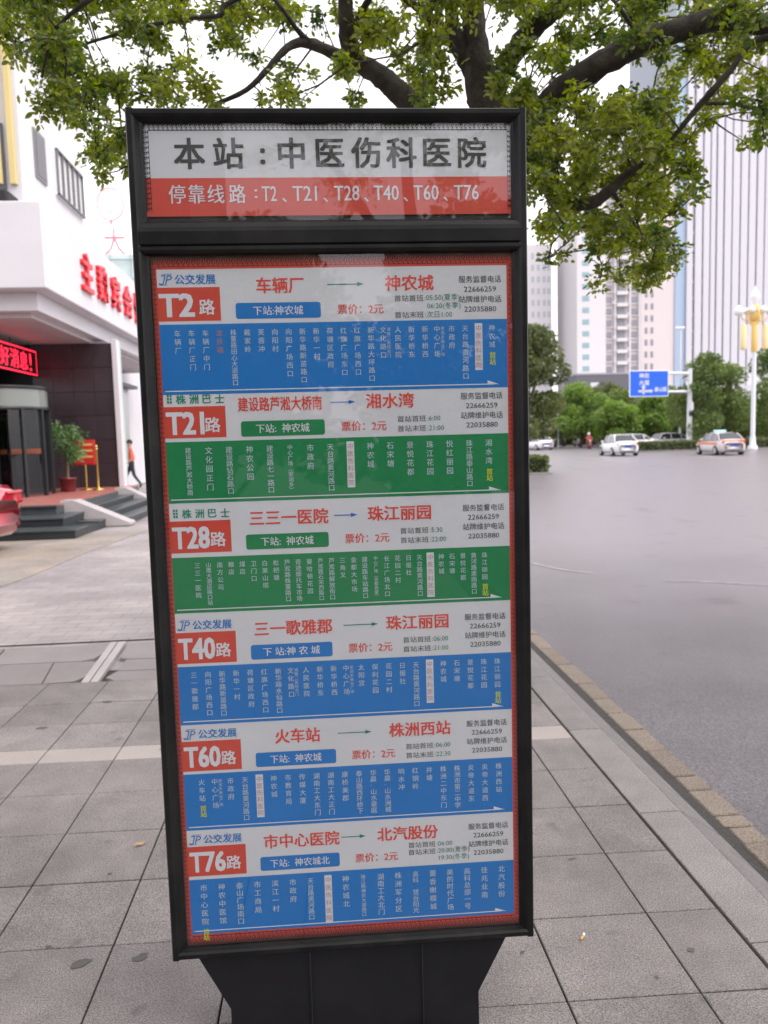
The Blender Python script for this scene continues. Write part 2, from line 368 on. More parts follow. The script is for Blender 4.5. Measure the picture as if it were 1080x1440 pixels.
while gy[-1] < 2.4: gy.append(gy[-1]+rt.choice([.26, .3, .24, .38]))
gy = gy[:-1]+[2.61, 2.86, 2.99, 3.09, 3.33, 3.48, 3.79, 4.09]
while gy[-1] < 11: gy.append(gy[-1]+rt.choice([.3, .32, .26, .44]))
for a, b in zip(gy[:-1], gy[1:]):
    dx0, dx1 = rt.uniform(-.006, .006), rt.uniform(-.006, .006)
    MB().box(1.64+dx0, a+.0065, -.17, 1.765+dx1, b-.0065, -.116+rt.uniform(-.002, .002), .006).build('gutter_block', gutter_m, kerb)
# driveway and forecourt in front of the hotel
drv = tag(MB().add([(-40, 5.0, -.035), (1.24, 5.0, -.035), (1.24, 5.6, -.035), (-40, 5.6, -.035)], [(0, 1, 2, 3)]).build('driveway', joint_m), kind='structure')
MB().add([(-60, 6.29, -.018), (-1.4, 6.29, -.018), (-1.4, 6.5, -.018), (1.22, 6.4, -.018), (1.22, 34, -.018), (-60, 34, -.018)], [(0, 1, 2, 3, 4, 5)]).build('forecourt_paving', concrete, drv)
MB().quad((-30, 5.0, -.034), (1.24, 5.0, -.034), (1.24, 6.6, -.034), (-30, 6.6, -.034)).build('driveway_bed', joint_m, drv)
def slab(poly, name='driveway_slab', mtl=slab_m, z=-.004, th=.03, parent=drv):
    MB().prism(poly, 'z', z-th, z).build(name, mtl, parent)
def arc(cx, cy, rx, ry, a0, a1, n=6): return [(cx+rx*math.cos(R(a0+(a1-a0)*i/n)), cy+ry*math.sin(R(a0+(a1-a0)*i/n))) for i in range(n+1)]
# slabs left of the guide strip, with a curved edge beside it, and right of it
slab([(-6, 5.17), (-2.36, 5.17), (-2.44, 5.66), (-6, 5.75)]); slab([(-6, 5.77), (-2.45, 5.68), (-2.52, 6.14), (-6, 6.25)])
slab([(-2.35, 5.165), (-1.90, 5.155), (-1.99, 5.655), (-2.43, 5.66)])
slab([(-1.89, 5.155)]+[(-1.70, 5.17), (-1.655, 5.25), (-1.64, 5.4), (-1.66, 5.55), (-1.70, 5.645)]+[(-1.98, 5.65)])
slab([(-2.44, 5.675), (-1.80, 5.665), (-1.72, 5.72), (-1.69, 5.85), (-1.70, 6.0), (-1.74, 6.10), (-2.5, 6.14)])
slab([(-1.635, 5.12), (-1.585, 5.12), (-1.665, 6.17), (-1.715, 6.17)], 'guide_strip', light_stone, z=.001)
slab([(-1.575, 5.12), (-1.525, 5.12), (-1.60, 6.17), (-1.655, 6.17)], 'guide_strip', light_stone, z=.001)
slab([(-1.50, 5.22), (-1.42, 5.14), (-1.0, 5.13), (-1.0, 5.34), (-1.46, 5.36)]); slab([(-1.46, 5.375), (-1.0, 5.355), (-1.0, 5.62), (-1.47, 5.65)])
slab([(-1.53, 5.70), (-1.45, 5.665), (-1.0, 5.635), (-1.0, 6.1), (-1.57, 6.13)])
for k in range(4): slab([(-.99+k*.56, 5.12), (-.44+k*.56, 5.10), (-.44+k*.56, 6.08), (-.99+k*.56, 6.09)])
slab([(-12, 7.9), (-3.75, 8.6), (-3.6, 9.6), (-3.5, 11.8), (-3.2, 14.6), (-12, 14.6)], 'tactile_paving', mat('yellowish_paving', (.27, .232, .185), .7, var=.3, vscale=1.2, col2=(.25, .225, .21), c2scale=.8, speck=(30, .25)), z=-.008, th=.008)
def blot(x, y, a, b, rz, sd, nm='stain'):
    q = random.Random(sd); n = 14; p = [(a*(1+q.uniform(-.28, .28))*math.cos(6.283*i/n), b*(1+q.uniform(-.28, .28))*math.sin(6.283*i/n), 0) for i in range(n)]
    o = MB().add(p, [tuple(range(n))]).build(nm, mat('stain_dark', (.088, .080, .076), .7, var=.2, vscale=60), pavement); o.location = (x, y, .0022); o.rotation_euler = (0, 0, rz)
for k, q in enumerate([(-.775, 2.26, .028, .018, .4), (-.60, 2.265, .026, .017, .5), (.86, 2.63, .018, .006, .3), (-.9, 2.35, .010, .007, 0), (-1.0, 2.2, .008, .008, 0), (.7, 2.9, .01, .008, 0), (1.05, 2.1, .012, .009, .5), (-.85, 3.9, .03, .012, .2), (-1.6, 4.3, .04, .02, .2), (-1.35, 4.7, .03, .015, 0), (.9, 2.0, .006, .006, 0), (.55, 2.15, .007, .006, 0), (-.55, 2.6, .012, .010, .3), (-.82, 2.75, .008, .006, .3)]): blot(*q, k)
# fallen leaf and cigarette end, stains are part of the slabs
lf = MB().add([(0, 0, .004), (.018, .007, .012), (.036, .004, .006), (.052, 0, .010), (.034, -.012, .004), (.016, -.011, .009)], [(0, 1, 5), (1, 2, 4, 5), (2, 3, 4)])
o = lf.build('fallen_leaf', mat('dry_leaf', (.42, .26, .12), .6)); o.location = (-.78, 2.93, .001); o.rotation_euler = (0, 0, .5)
tag(o, 'small dry orange brown leaf lying on a grey slab left of the bus sign', 'leaf')
cg = empty('cigarette_end', (.74, 2.18, .0), .9, 'cigarette end with tan filter lying on the grey slab right of the sign base', 'cigarette end')
MB().tube([(0, 0, .005), (.022, 0, .005)], .0042, 8).build('filter', mat('filter_tan', (.50, .30, .12), .6), cg)
MB().tube([(.0222, 0, .005), (.033, .001, .005)], .0041, 8).build('paper', mat('cig_paper', (.7, .68, .62), .6), cg)

# ================================================================== BUS STOP SIGN
SG = empty('bus_stop_sign', (.0446, 1.88, 0), -.0139, 'tall black bus stop board listing six routes in red, blue and green on grey pavement', 'bus stop sign')
UO, ZT, ZB = .4635, 2.3150, .2500
def rail(name, poly):   # cross section (u or z, v) extruded
    pass
# outer case
mb = MB(); mb.box(-UO, .03, ZB, UO, .17, ZT, .004); mb.build('case', black_metal, SG)
def side(s):
    mb = MB(); P_ = [(s*UO, .03), (s*UO, -.008), (s*(UO-.003), -.012), (s*(UO-.014), -.012), (s*(UO-.019), -.008), (s*(UO-.028), .003), (s*(UO-.034), .006), (s*(UO-.034), .03)]
    if s < 0: P_ = P_[::-1]
    n = len(P_); z0, z1 = ZB, ZT
    mb.prism(P_, 'z', z0, z1); return mb
side(-1).build('side_rail', black_metal, SG); side(1).build('side_rail', black_metal, SG)
def hrail(name, z0, z1, prof):
    """prof: list of (z, v) closed"""
    MB().prism([(v, z) for z, v in prof], 'x', -(UO-.0145), UO-.0145).build(name, black_metal, SG)
hrail('top_rail', 0, 0, [(ZT-.001, .029), (ZT-.001, -.009), (ZT-.004, -.0125), (ZT-.013, -.0125), (ZT-.018, -.008), (ZT-.028, .006), (ZT-.029, .029)])
hrail('bottom_rail', 0, 0, [(ZB+.001, .029), (ZB+.001, -.009), (ZB+.004, -.0125), (ZB+.014, -.0125), (ZB+.019, -.008), (ZB+.024, .004), (ZB+.024, .029)])
hrail('middle_rail', 0, 0, [(2.066, .029), (2.066, .004), (2.060, -.004), (2.050, -.0095), (2.040, -.0115), (2.012, -.0115), (2.007, -.006), (2.006, -.0115), (1.998, -.012), (1.992, -.006), (1.988, .005), (1.988, .029)])
MB().box(-UO+.03, .012, ZB+.02, UO-.03, .029, ZT-.02).build('backing', black_matte, SG)
MB().box(-UO+.0345, .0035, 2.0665, UO-.0345, .0065, ZT-.0295).build('header_glass', pane_glass, SG)
MB().box(-UO+.0345, .0035, ZB+.0245, UO-.0345, .0065, 1.9875).build('main_glass', pane_glass, SG)
# pedestal: a flared neck over an upright foot
pd = MB()
def ring(u, v0, v1, z): return [(-u-.008, v0, z), (u, v0, z), (u, v1, z), (-u-.008, v1, z)]
vs = ring(.400, .012, .165, .2485)+ring(.318, .004, .172, .098)+ring(.318, .004, .172, .0)
fs = [(0, 3, 2, 1), (8, 9, 10, 11)]
for k in range(2):
    for i in range(4): fs.append((k*4+i, k*4+(i+1) % 4, (k+1)*4+(i+1) % 4, (k+1)*4+i))
pd.add(vs, fs); pd.build('pedestal', ped_m, SG)
MB().box(-.12, -.001, .01, -.117, .004, .245).build('pedestal_seam', black_matte, SG)
MB().box(.17, -.001, .01, .173, .004, .245).build('pedestal_seam', black_matte, SG)
for u, z in (): MB().tube([(u, .008, z), (u, .0, z)], .006, 8).build('bolt', steel, SG)
for k, (u, v, s) in enumerate([(-.06, -.03, .035), (-.02, -.015, .02), (.12, -.02, .045), (.17, -.028, .035), (.22, -.01, .03), (-.16, -.012, .02), (-.25, -.015, .018)]):
    bm = bmesh.new(); bmesh.ops.create_icosphere(bm, subdivisions=2, radius=1); mb = MB(); rr = random.Random(k)
    for q in bm.verts: q.co = Vector((q.co.x*s*(1+rr.uniform(-.2, .2)), q.co.y*s*.5*(1+rr.uniform(-.2, .2)), max(0, q.co.z)*s*.4*(1+rr.uniform(-.3, .3))))
    bm.verts.index_update(); mb.add([q.co+Vector((u, v, 0)) for q in bm.verts], [[q.index for q in f.verts] for f in bm.faces]); bm.free()
    mb.build('mortar_lump', mat('mortar', (.30, .26, .23), .9, var=.3, vscale=60), SG)

PV = .0085           # depth of the printed sheet behind the glass
def rect(mb, u0, z0, u1, z1, v=PV): mb.quad((u0, v, z0), (u1, v, z0), (u1, v, z1), (u0, v, z1)); return mb
def print_(name, mtl, u0, z0, u1, z1, lay, parent): return rect(MB(), u0, z0, u1, z1, PV-lay*.0004).build(name, mtl, parent)
def rrect(u0, z0, u1, z1, r, v):
    p = []
    for cx, cz, a in ((u1-r, z1-r, 0), (u0+r, z1-r, 90), (u0+r, z0+r, 180), (u1-r, z0+r, 270)):
        for i in range(5): t = R(a+i*22.5); p.append((cx+r*math.cos(t), v, cz+r*math.sin(t)))
    return p[::-1]
def fans(mb, p0, p1, inward, pitch=.0105, ht=.0125, v=PV):
    """row of printed scroll motifs: little fan ribs curling along an edge"""
    p0 = Vector(p0); p1 = Vector(p1); d = (p1-p0); L = d.length; d.normalize(); n = Vector(inward); k = max(1, int(L/pitch)); st = L/k
    for i in range(k):
        c = p0+d*st*(i+.5)
        for j, a in enumerate((-52, -20, 14, 46)):
            a0 = R(a); wd = .00085; pr = None
            for q in range(4):
                t = q/3; aa = a0+t*.5; r_ = ht*(.18+.85*t)
                c0 = c+d*math.sin(aa)*r_*.62+n*(-math.cos(aa)*r_+ht*.62)
                sdir = (d*math.cos(aa)+n*math.sin(aa))*wd*(1.25-.55*t)
                if pr: mb.quad(*[(x.x, v, x.y) for x in (pr[0], pr[1], c0+sdir, c0-sdir)])
                pr = (c0-sdir, c0+sdir)
    return mb
# ---- header sheet
HP = MB(); rect(HP, -.417, 2.165, .421, 2.271); hdr = HP.build('header_poster', P_white, SG)
print_('red_field', P_red, -.417, 2.090, .421, 2.165, 0, hdr)
print_('red_field', P_red, -.4305, 2.0785, .434, 2.0899, 0, hdr)
fb = MB()
fans(fb, (-.425, 2.279), (.428, 2.279), (0, -1)); fans(fb, (-.4245, 2.165), (-.4245, 2.279), (1, 0)); fans(fb, (.428, 2.165), (.428, 2.279), (-1, 0))
fb.build('white_scroll_border', P_white, hdr, kind='stuff')
fans(MB(), (-.4245, 2.085), (-.4245, 2.165), (1, 0)).build('red_scroll_border', P_bord, hdr, kind='stuff'); fans(MB(), (.428, 2.085), (.428, 2.165), (-1, 0)).build('red_scroll_border', P_bord, hdr, kind='stuff')
print_('fine_line', P_grey, -.417, 2.2705, .421, 2.2715, 1, hdr)
tl = '本站:中医伤科医院'
for i, ch in enumerate(tl):
    x = [-.3255, -.236, -.157, -.0900, .000, .0845, .1685, .253, .337][i]
    text(ch, P_ink, hdr, 'heading_character', size=.0735, u=x, z=2.2200 if ch != ':' else 2.213, bold=.022, hook=PV-.0008)
for i, (s, x, w_, h_) in enumerate([('停', -.358, .038, .042), ('靠', -.3135, .038, .042), ('线', -.269, .038, .042), ('路', -.219, .038, .042), (':', -.176, .006, .02), ('T2', -.145, .034, .034), ('、', -.110, .010, .010), ('T21', -.062, .056, .034),
      ('、', -.0135, .010, .010), ('T28', .0365, .059, .034), ('、', .0825, .010, .010), ('T40', .130, .059, .034), ('、', .176, .010, .010), ('T60', .225, .059, .034), ('、', .2715, .010, .010), ('T76', .3215, .059, .034)]):
    text(s, P_palew, hdr, 'header_lettering', w=w_, h=h_, u=x, z=2.1285 if s not in '、' else 2.1135, bold=.012, hook=PV-.0008)
# ---- route table sheet
PB = MB(); mp = PB
for a in ((-.4285, .2745, -.4165, 1.989), (.4155, .2745, .4375, 1.989), (-.4165, .2745, .4155, .3050), (-.4165, 1.9585, .4155, 1.989)): rect(PB, *a, v=PV+.0008)
bd = PB.build('poster_border', mat('print_border_ground', (.055, .012, .010), .5), SG)
fb = MB()
fans(fb, (-.421, 1.974), (.431, 1.974), (0, -1), ht=.019, pitch=.0115); fans(fb, (.431, .289), (-.421, .289), (0, 1), ht=.019, pitch=.0115)
fans(fb, (-.4225, 1.97), (-.4225, .293), (1, 0), ht=.0135, pitch=.0115); fans(fb, (.4265, .293), (.4265, 1.97), (-1, 0), ht=.0165, pitch=.0115)
for a in ((-.4185, .303, -.4155, 1.961), (.4160, .303, .4195, 1.961), (-.4185, .3005, .4195, .3055), (-.4185, 1.9580, .4195, 1.9635)): rect(fb, *a, v=PV+.0004)
fb.build('scroll_pattern', P_bord, bd, kind='stuff')

# route, top z, band top, band bottom, badge top, badge bottom, colour
ROUTES = [
 ('T2', 1.958, 1.8310, 1.6665, 1.9165, 1.8385, 'b', '车辆厂', '神农城', '下站:神农城', ['首站首班:05:50(夏季)', '        06:20(冬季)', '首站末班:次日1:00'], (-.374, .3785), 22,
  ['车辆厂', '车辆厂正门', '车辆厂中门', '*龙泉塘', '株董路田心大道路口', '戴家岭', '芙蓉冲', '向阳村', '向阳广场西口', '新华路新苗路口', '新华一村', '荷塘区政府', '红旗广场东口', '红旗广场西口', '新华路大坪路口', '文化路口|湘雅二医院东门', '人民医院', '新华桥东', '新华桥西', '中心广场|家润多商业广场', '市政府', '天台路黄河路口', '#', '神农城!']),
 ('T21', 1.6665, 1.5545, 1.4070, 1.6380, 1.5635, 'g', '建设路芦淞大桥南', '湘水湾', '下站:  神农城', ['首站首班:6:00', '首站末班:21:00'], (-.3632, .3669), 0,
  ['建设路芦淞大桥南', '文化园正门', '建设路钻石路口', '神农公园', '建设路七一路口', '中心广场︵家润多︶', '市政府', '天台路黄河路口', '#', '神农城', '石宋塘', '景悦花都', '珠江花园', '悦红丽园', '珠江路泰山路口', '湘水湾!']),
 ('T28', 1.4070, 1.2745, 1.1370, 1.3635, 1.2855, 'g', '三三一医院', '珠江丽园', '下站:  神农城', ['首站首班:5:30', '首站末班:22:00'], (-.3554, .352), 0,
  ['三三一医院', '山鹰大酒店路口站', '南方公司', '粮店', '煤店', '卫门口', '白果山塔', '枇杷塘', '芦淞路株董路口', '奇迹摩托车市场', '曼哈顿花园', '芦淞路石宋西路口', '芦淞路解放街口', '三角叉', '金都大市场', '建设路车站路口', '中心广场︵金都商厦︶', '长江广场北口', '花园二村', '日报社', '天台路黄河路口', '#', '神农城', '石宋塘', '景悦花都', '黄河路栗雨路口', '珠江丽园!']),
 ('T40', 1.1370, 1.0030, .8550, 1.0885, 1.0105, 'b', '三一歌雅郡', '珠江丽园', '下 站:神 农 城', ['首站首班:06:00', '首站末班:21:00'], (-.3771, .3805), 0,
  ['三一歌雅郡', '向阳广场西口', '新华路新苗路口', '新华一村', '荷塘区政府', '红旗广场西口', '新华路水仙路口', '文化路口|湘雅二医院东门', '人民医院', '新华桥东', '新华桥西', '中心广场|家润多商业广场', '太阳宫', '保利花园', '花园二村', '日报社', '天台路黄河路口', '#', '神农城', '石宋塘', '景悦花都', '珠江花园', '珠江丽园!']),
 ('T60', .8550, .7280, .5815, .8125, .7355, 'b', '火车站', '株洲西站', '下站:  神农城', ['首站首班:06:00', '首站末班:22:30'], (-.3717, .3803), 0,
  ['火车站!', '中心广场|家润多商业广场', '市政府', '天台路黄河路口', '#', '神农城', '市教育局', '传媒大厦', '湖南工大东门', '湖南工大正门', '康桥美郡', '泰山路西环桥下', '华晨·山水豪庭', '华晨·山水洲城', '响水冲', '红钢岭', '井塘', '株洲二中东门', '株洲市第二中学', '炎帝大道东', '炎帝大道西', '株洲西站']),
 ('T76', .5815, .4510, .3050, .5385, .4600, 'b', '市中心医院', '北汽股份', '下站:  神农城北', ['首站首班:06:00', '首站末班:20:00(夏季)', '        19:30(冬季)'], (-.3801, .384), 0,
  ['市中心医院!', '神农中医馆', '泰山广场南口', '市工商局', '滨江一村', '市政府', '天台路黄河路口', '#', '神农城北', '珠江路神农大道路口', '湖南工大北门', '株洲军分区', '高科·慧谷阳光', '蔷香榭檀城', '美的时代广场', '高科总部一号', '佳兆业南', '北汽股份']),
]
for (rn, zt, z1, z0, bt, bb, col, A, B, pill, tm, (c0, c1), _, st) in ROUTES:
    K = P_blue if col == 'b' else P_green
    rp = rect(MB(), -.4155, z0, .4160, zt).build('route_panel', P_white, SG)
    print_('stop_band', K, -.4155, z0, .4160, z1, 1, rp)
    print_('route_badge', P_red, -.4155, bb, -.2705, bt, 1, rp)
    # arrow line under the stops
    zl = z0+.0085; mb = MB(); v = PV-.0008
    mb.quad((-.409, v, zl-.0012), (.384, v, zl-.0012), (.384, v, zl+.0012), (-.409, v, zl+.0012)); mb.quad((.366, v, zl+.001), (.396, v, zl-.0012), (.366, v, zl+.009)); mb.build('line_arrow', P_palew, rp)
    bh = bt-bb; zc = (bt+bb)/2-.002
    text(rn, P_palew, rp, 'route_number', w=.078 if rn == 'T2' else .086, h=.051, u=-.372 if rn == 'T2' else -.3665, z=zc, bold=.035, hook=PV-.0008)
    text('路', P_palew, rp, 'route_suffix', size=.038, u=-.302, z=zc-.005, bold=.02, hook=PV-.0008)
    zo = bt+.0185
    if col == 'b':
        text('公交发展', P_lblue, rp, 'operator_name', w=.094, h=.0225, u=-.3265, z=zo, bold=.02, hook=PV-.0008)
        mb = MB(); v = PV-.0008      # swooping JP shaped emblem
        def st_(pts, wd):
            for a, b in zip(pts[:-1], pts[1:]):
                a = Vector((a[0], a[1])); b = Vector((b[0], b[1])); d = (b-a).normalized(); n_ = Vector((-d.y, d.x))*wd/2; a2 = a-d*wd*.3; b2 = b+d*wd*.3
                mb.quad(*[(-.396+q.x, v, zo+q.y) for q in (a2-n_, b2-n_, b2+n_, a2+n_)])
        st_([(-.014, -.009), (-.010, -.011), (-.005, -.010), (.000, .009), (-.008, .009)], .0026); st_([(.001, -.010), (.006, .009), (.013, .008), (.015, .004), (.011, .0), (.004, -.001)], .0026)
        st_([(-.014, -.0125), (.004, -.0125)], .0012); st_([(-.006, .0125), (.016, .0125)], .0012); mb.build('operator_emblem', P_lblue, rp)
    else:
        for i, ch in enumerate('株洲巴士'): text(ch, P_arg, rp, 'operator_name', size=.0235, u=-.374+i*.0305, z=zo-.001, bold=.02, hook=PV-.0008)
        mb = MB(); v = PV-.0008
        for dx in (0, .0065):
            for q in range(3): mb.quad((-.404+dx-.002, v, zo-.010+q*.0075), (-.404+dx+.0025, v, zo-.010+q*.0075), (-.404+dx+.0015, v, zo-.0045+q*.0075), (-.404+dx-.003, v, zo-.0045+q*.0075))
        mb.build('operator_emblem', P_arg, rp)
    za = bt+.002; nA = len(A); wA = {3: .111, 5: .190, 8: .200}[nA]
    text(A, P_redt, rp, 'terminus_name', w=wA, h=.0365 if nA != 8 else .033, u=-.1285 if nA != 8 else -.1395, z=za, bold=.018, hook=PV-.0008)
    nB = len(B); text(B, P_redt, rp, 'terminus_name', w=.1155 if nB == 3 else .155, h=.0355, u=.180 if (rn in ('T2', 'T40', 'T60')) else (.126 if rn == 'T21' else .142), z=za+.001, bold=.018, hook=PV-.0008)
    big = rn in ('T2', 'T40', 'T60'); ac = P_arg if rn not in ('T21', 'T28') else P_arb
    a0, a1 = {'T2': (-.017, .071), 'T21': (-.018, .042), 'T28': (-.0185, .0385), 'T40': (-.005, .0815), 'T60': (-.028, .0575), 'T76': (-.028, .035)}[rn]
    mb = MB(); zz = bt+.002; v = PV-.0008; mb.quad((a0, v, zz-.0011), (a1-.012, v, zz-.0011), (a1-.012, v, zz+.0011), (a0, v, zz+.0011)); mb.quad((a1-.016, v, zz-.005), (a1, v, zz), (a1-.016, v, zz+.005)); mb.build('direction_arrow', ac, rp)
    zp = bt-.0565
    MB().add(rrect(-.235, zp-.0185, -.034, zp+.0185, .006, PV-.0005), [tuple(range(20))]).build('next_stop_plate', K, rp)
    text(pill, P_palew, rp, 'next_stop_lettering', w=.118 if len(pill) < 7 else (.140 if rn == 'T40' else (.128 if rn != 'T76' else .150)), h=.0215, u=-.135, z=zp, bold=.012, hook=PV-.0009)
    text('票价：2元', P_redt, rp, 'fare', w=.109, h=.0235, u=.061, z=zp, bold=.014, hook=PV-.0008)
    for i, s in enumerate(tm):
        n3 = len(tm) == 3; ls = .0195 if n3 else .0235; zt_ = (zp+.0235 if rn != 'T76' else zp+.026) - i*ls if n3 else zp+.0145-i*ls
        if ':' in s and not s.startswith(' '):
            hd, tl_ = s.split(':', 1)
            text(hd, P_grey, rp, 'timetable_lettering', size=.0165, w=.0700, u=.178, z=zt_, bold=.0, hook=PV-.0008); text(':'+tl_, P_tgreen, rp, 'timetable_lettering', size=.0170, u=.2165, z=zt_, align='L', hook=PV-.0008)
        else: text(s.strip(), P_tgreen, rp, 'timetable_lettering', size=.0170, u=.2215, z=zt_, align='L', hook=PV-.0008)
    for i, s in enumerate(('服务监督电话', '22666259', '站牌维护电话', '22035880')):
        text(s, P_grey, rp, 'phone_lettering', w=.1035 if i % 2 == 0 else .078, h=.0165 if i % 2 == 0 else .0125, u=.351, z=bt+.0095-i*.0235, bold=.005, hook=PV-.0008)
    ncol = len(st); bandh = z1-z0
    for i, s in enumerate(st):
        u = c0+(c1-c0)*i/(ncol-1); top = z1-.0135; size = {24: .0162, 16: .0180, 27: .0150, 23: .0165, 22: .0170, 18: .0185}[ncol]; avail = z0+.018
        if s == '#':
            s = '中医伤科医院'; hgt = .112 if rn != 'T76' else .130
            mb = MB(); rect(mb, u-.0092, top-hgt+.004, u+.0092, top+.004, PV-.0006); mb.build('current_stop_label', P_palew, rp)
            pt = (hgt-.006)/6; text(s, P_faded, rp, 'stop_name', size=.0155, u=u, z=top-.0005, vert=True, adv=pt/.0155, align='COL', hook=PV-.0010); continue
        yel = s.endswith('!'); s = s.rstrip('!'); mt = P_pale
        if s.startswith('*'): s = s[1:]; mt = P_faded
        small = None
        if '|' in s: s, small = s.split('|')
        n = len(s); pt = min(size*1.22, (top-avail)/max(n, 1)); sz = min(size, pt*1.02)
        text(s, mt, rp, 'stop_name', size=sz, u=u-(.0035 if small else 0), z=top, vert=True, adv=pt/sz, align='COL', bold=.006, hook=PV-.0008)
        if small: k2 = len(small); text(small, mt, rp, 'stop_note', size=.0098, u=u+.0102, z=top-.002, vert=True, adv=1.06, align='COL', hook=PV-.0008)
        if yel: text('首站', P_yel, rp, 'terminus_note', size=.0165, u=u+.001, z=top-pt*n-.006, vert=True, adv=.95, align='COL', bold=.02, hook=PV-.0008)

# ================================================================== HOTEL ON THE LEFT
HT = empty('hotel', (-5.3, 21, 0), 0, 'white hotel front with a deep entrance canopy carrying red characters, left of the bus sign', 'building')
def hb(mb, name, mt, parent=HT, **k):
    mb.v = [(x+5.3, y-21, z) for x, y, z in mb.v] if parent is HT else mb.v
    return mb.build(name, mt, parent, **k)
hb(MB().box(-30, 16.1, 4.69, -5.30, 30, 6.36, .02), 'canopy_fascia', white_wall)
hb(MB().box(-30, 16.5, 4.32, -5.62, 29.9, 4.688, .01), 'canopy_lip', white_wall)
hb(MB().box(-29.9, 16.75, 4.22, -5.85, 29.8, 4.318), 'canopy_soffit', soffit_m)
hb(MB().box(-30, 24.6, 0, -7.6, 30, 4.22), 'entrance_back_wall', mat('lobby_wall', (.10, .085, .07), .5))
hb(MB().box(-14, 21.05, .46, -5.36, 21.4, 4.22), 'dark_wall_core', black_matte)
k = 0
for i in range(4):
    for j in range(6):
        x0 = -7.42+i*.515; z0 = .475+j*.624
        hb(MB().box(x0+.004, 21.0, z0+.004, x0+.511, 21.048, z0+.620, .004), 'stone_panel', darkwall)
hb(MB().box(-5.355, 20.93, 0, -5.215, 21.22, 4.30, .01), 'entrance_pillar', white_wall)
hb(MB().box(-5.23, 21.225, .0, -5.20, 21.26, 4.3), 'green_downpipe', mat('pipe_green', (.45, .62, .55), .5))
# wall along the street beyond the entrance, with a window
hb(MB().box(-14, 22.6, 0, -7.3, 44, 4.6), 'street_wall', white_wall)
hb(MB().box(-7.299, 28.3, .9, -7.25, 30.4, 3.7), 'window_frame', mat('win_frame', (.55, .53, .53), .5))
hb(MB().box(-7.249, 28.4, 1.0, -7.24, 30.3, 3.5), 'window_pane', mat('win_pale', (.36, .36, .37), .2))
hb(MB().box(-7.24, 28.2, 3.66, -6.9, 30.5, 3.78), 'window_hood', mat('hood', (.12, .12, .13), .5))
hb(MB().box(-7.299, 33.3, .9, -7.25, 35.4, 3.7), 'window_frame', mat('win_frame', (.55, .53, .53), .5))
# upper storeys
hb(MB().box(-20, 16.9, 6.37, -5.9, 21.3, 15), 'upper_storeys', white_wall)
for i in range(24):
    x1 = -5.92-i*.27; hb(MB().box(x1-.19, 16.80, 6.9, x1-.06, 16.898, 15, .01), 'yellow_strip', yellow_wall)
hb(MB().box(-6.42, 16.84, 6.66, -6.20, 16.896, 8.1), 'narrow_window', dark_glass)
hb(MB().box(-7.6, 16.2, 6.365, -5.95, 16.79, 6.62, .04), 'roof_unit', black_matte)
hb(MB().box(-5.899, 17.70, 7.34, -5.86, 18.36, 8.36), 'window_frame', mat('win_grey', (.20, .20, .21), .5))
hb(MB().box(-5.859, 17.76, 7.40, -5.85, 18.31, 8.30), 'window_pane', mat('win_dim', (.07, .07, .075), .3))
fr = MB().box(-5.899, 19.0, 7.36, -5.86, 21.0, 8.40); wn = hb(fr, 'wide_window', mat('pale_pane', (.74, .72, .73), .35))
for i in range(6):
    y = 19.0+i*.385; o = MB().box(-5.86+5.3, y-21, 7.36, -5.80+5.3, y-21+.028, 8.40); o.build('window_bar', mat('win_bar', (.16, .17, .17), .5), wn)
for z in (7.36, 8.36): MB().box(-5.86+5.3, 19.0-21, z, -5.79+5.3, 20.97-21, z+.028).build('window_bar', mat('win_bar', (.16, .17, .17), .5), wn)
# raised red characters on the fascia, facing the street
for i, ch in enumerate('主魏宾会馆'):
    text(ch, red_letter, HT, 'fascia_character', w=.80, h=.86, u=.045, z=5.54, bold=.02, depth=.045, mtx=(0, 0, R(90)), hook=(18.81+i*1.25)-21)
# LED board
LB = empty('led_board', (-7.25, 19.0, 0), 0, 'black and red LED ticker board with glowing red characters under the hotel canopy', 'LED board')
MB().box(-.12, -2.6, 3.38, 0, 1.95, 4.04, .01).build('housing', led_off, LB)
mb = MB()
for a in ((-2.52, 3.40, 1.9, 3.43), (-2.52, 3.99, 1.9, 4.02), (1.87, 3.43, 1.9, 3.99)): mb.quad((.004, a[0], a[1]), (.004, a[2], a[1]), (.004, a[2], a[3]), (.004, a[0], a[3]))
mb.build('led_border', led_on, LB)
for i, ch in enumerate('问好消息!'):
    text(ch, led_on, LB, 'led_character', w=.50 if i < 4 else .09, h=.44, u=.006, z=3.71, bold=.01, mtx=(0, 0, R(90)), hook=-.72+i*.58-(.14 if i == 4 else 0))
for i in range(4): place('hanger', MB().tube([(-.06, 0, 4.04), (-.06, 0, 4.2)], .012, 6).mesh('hanger', black_metal), LB, (0, -2+i*1.2, 0))
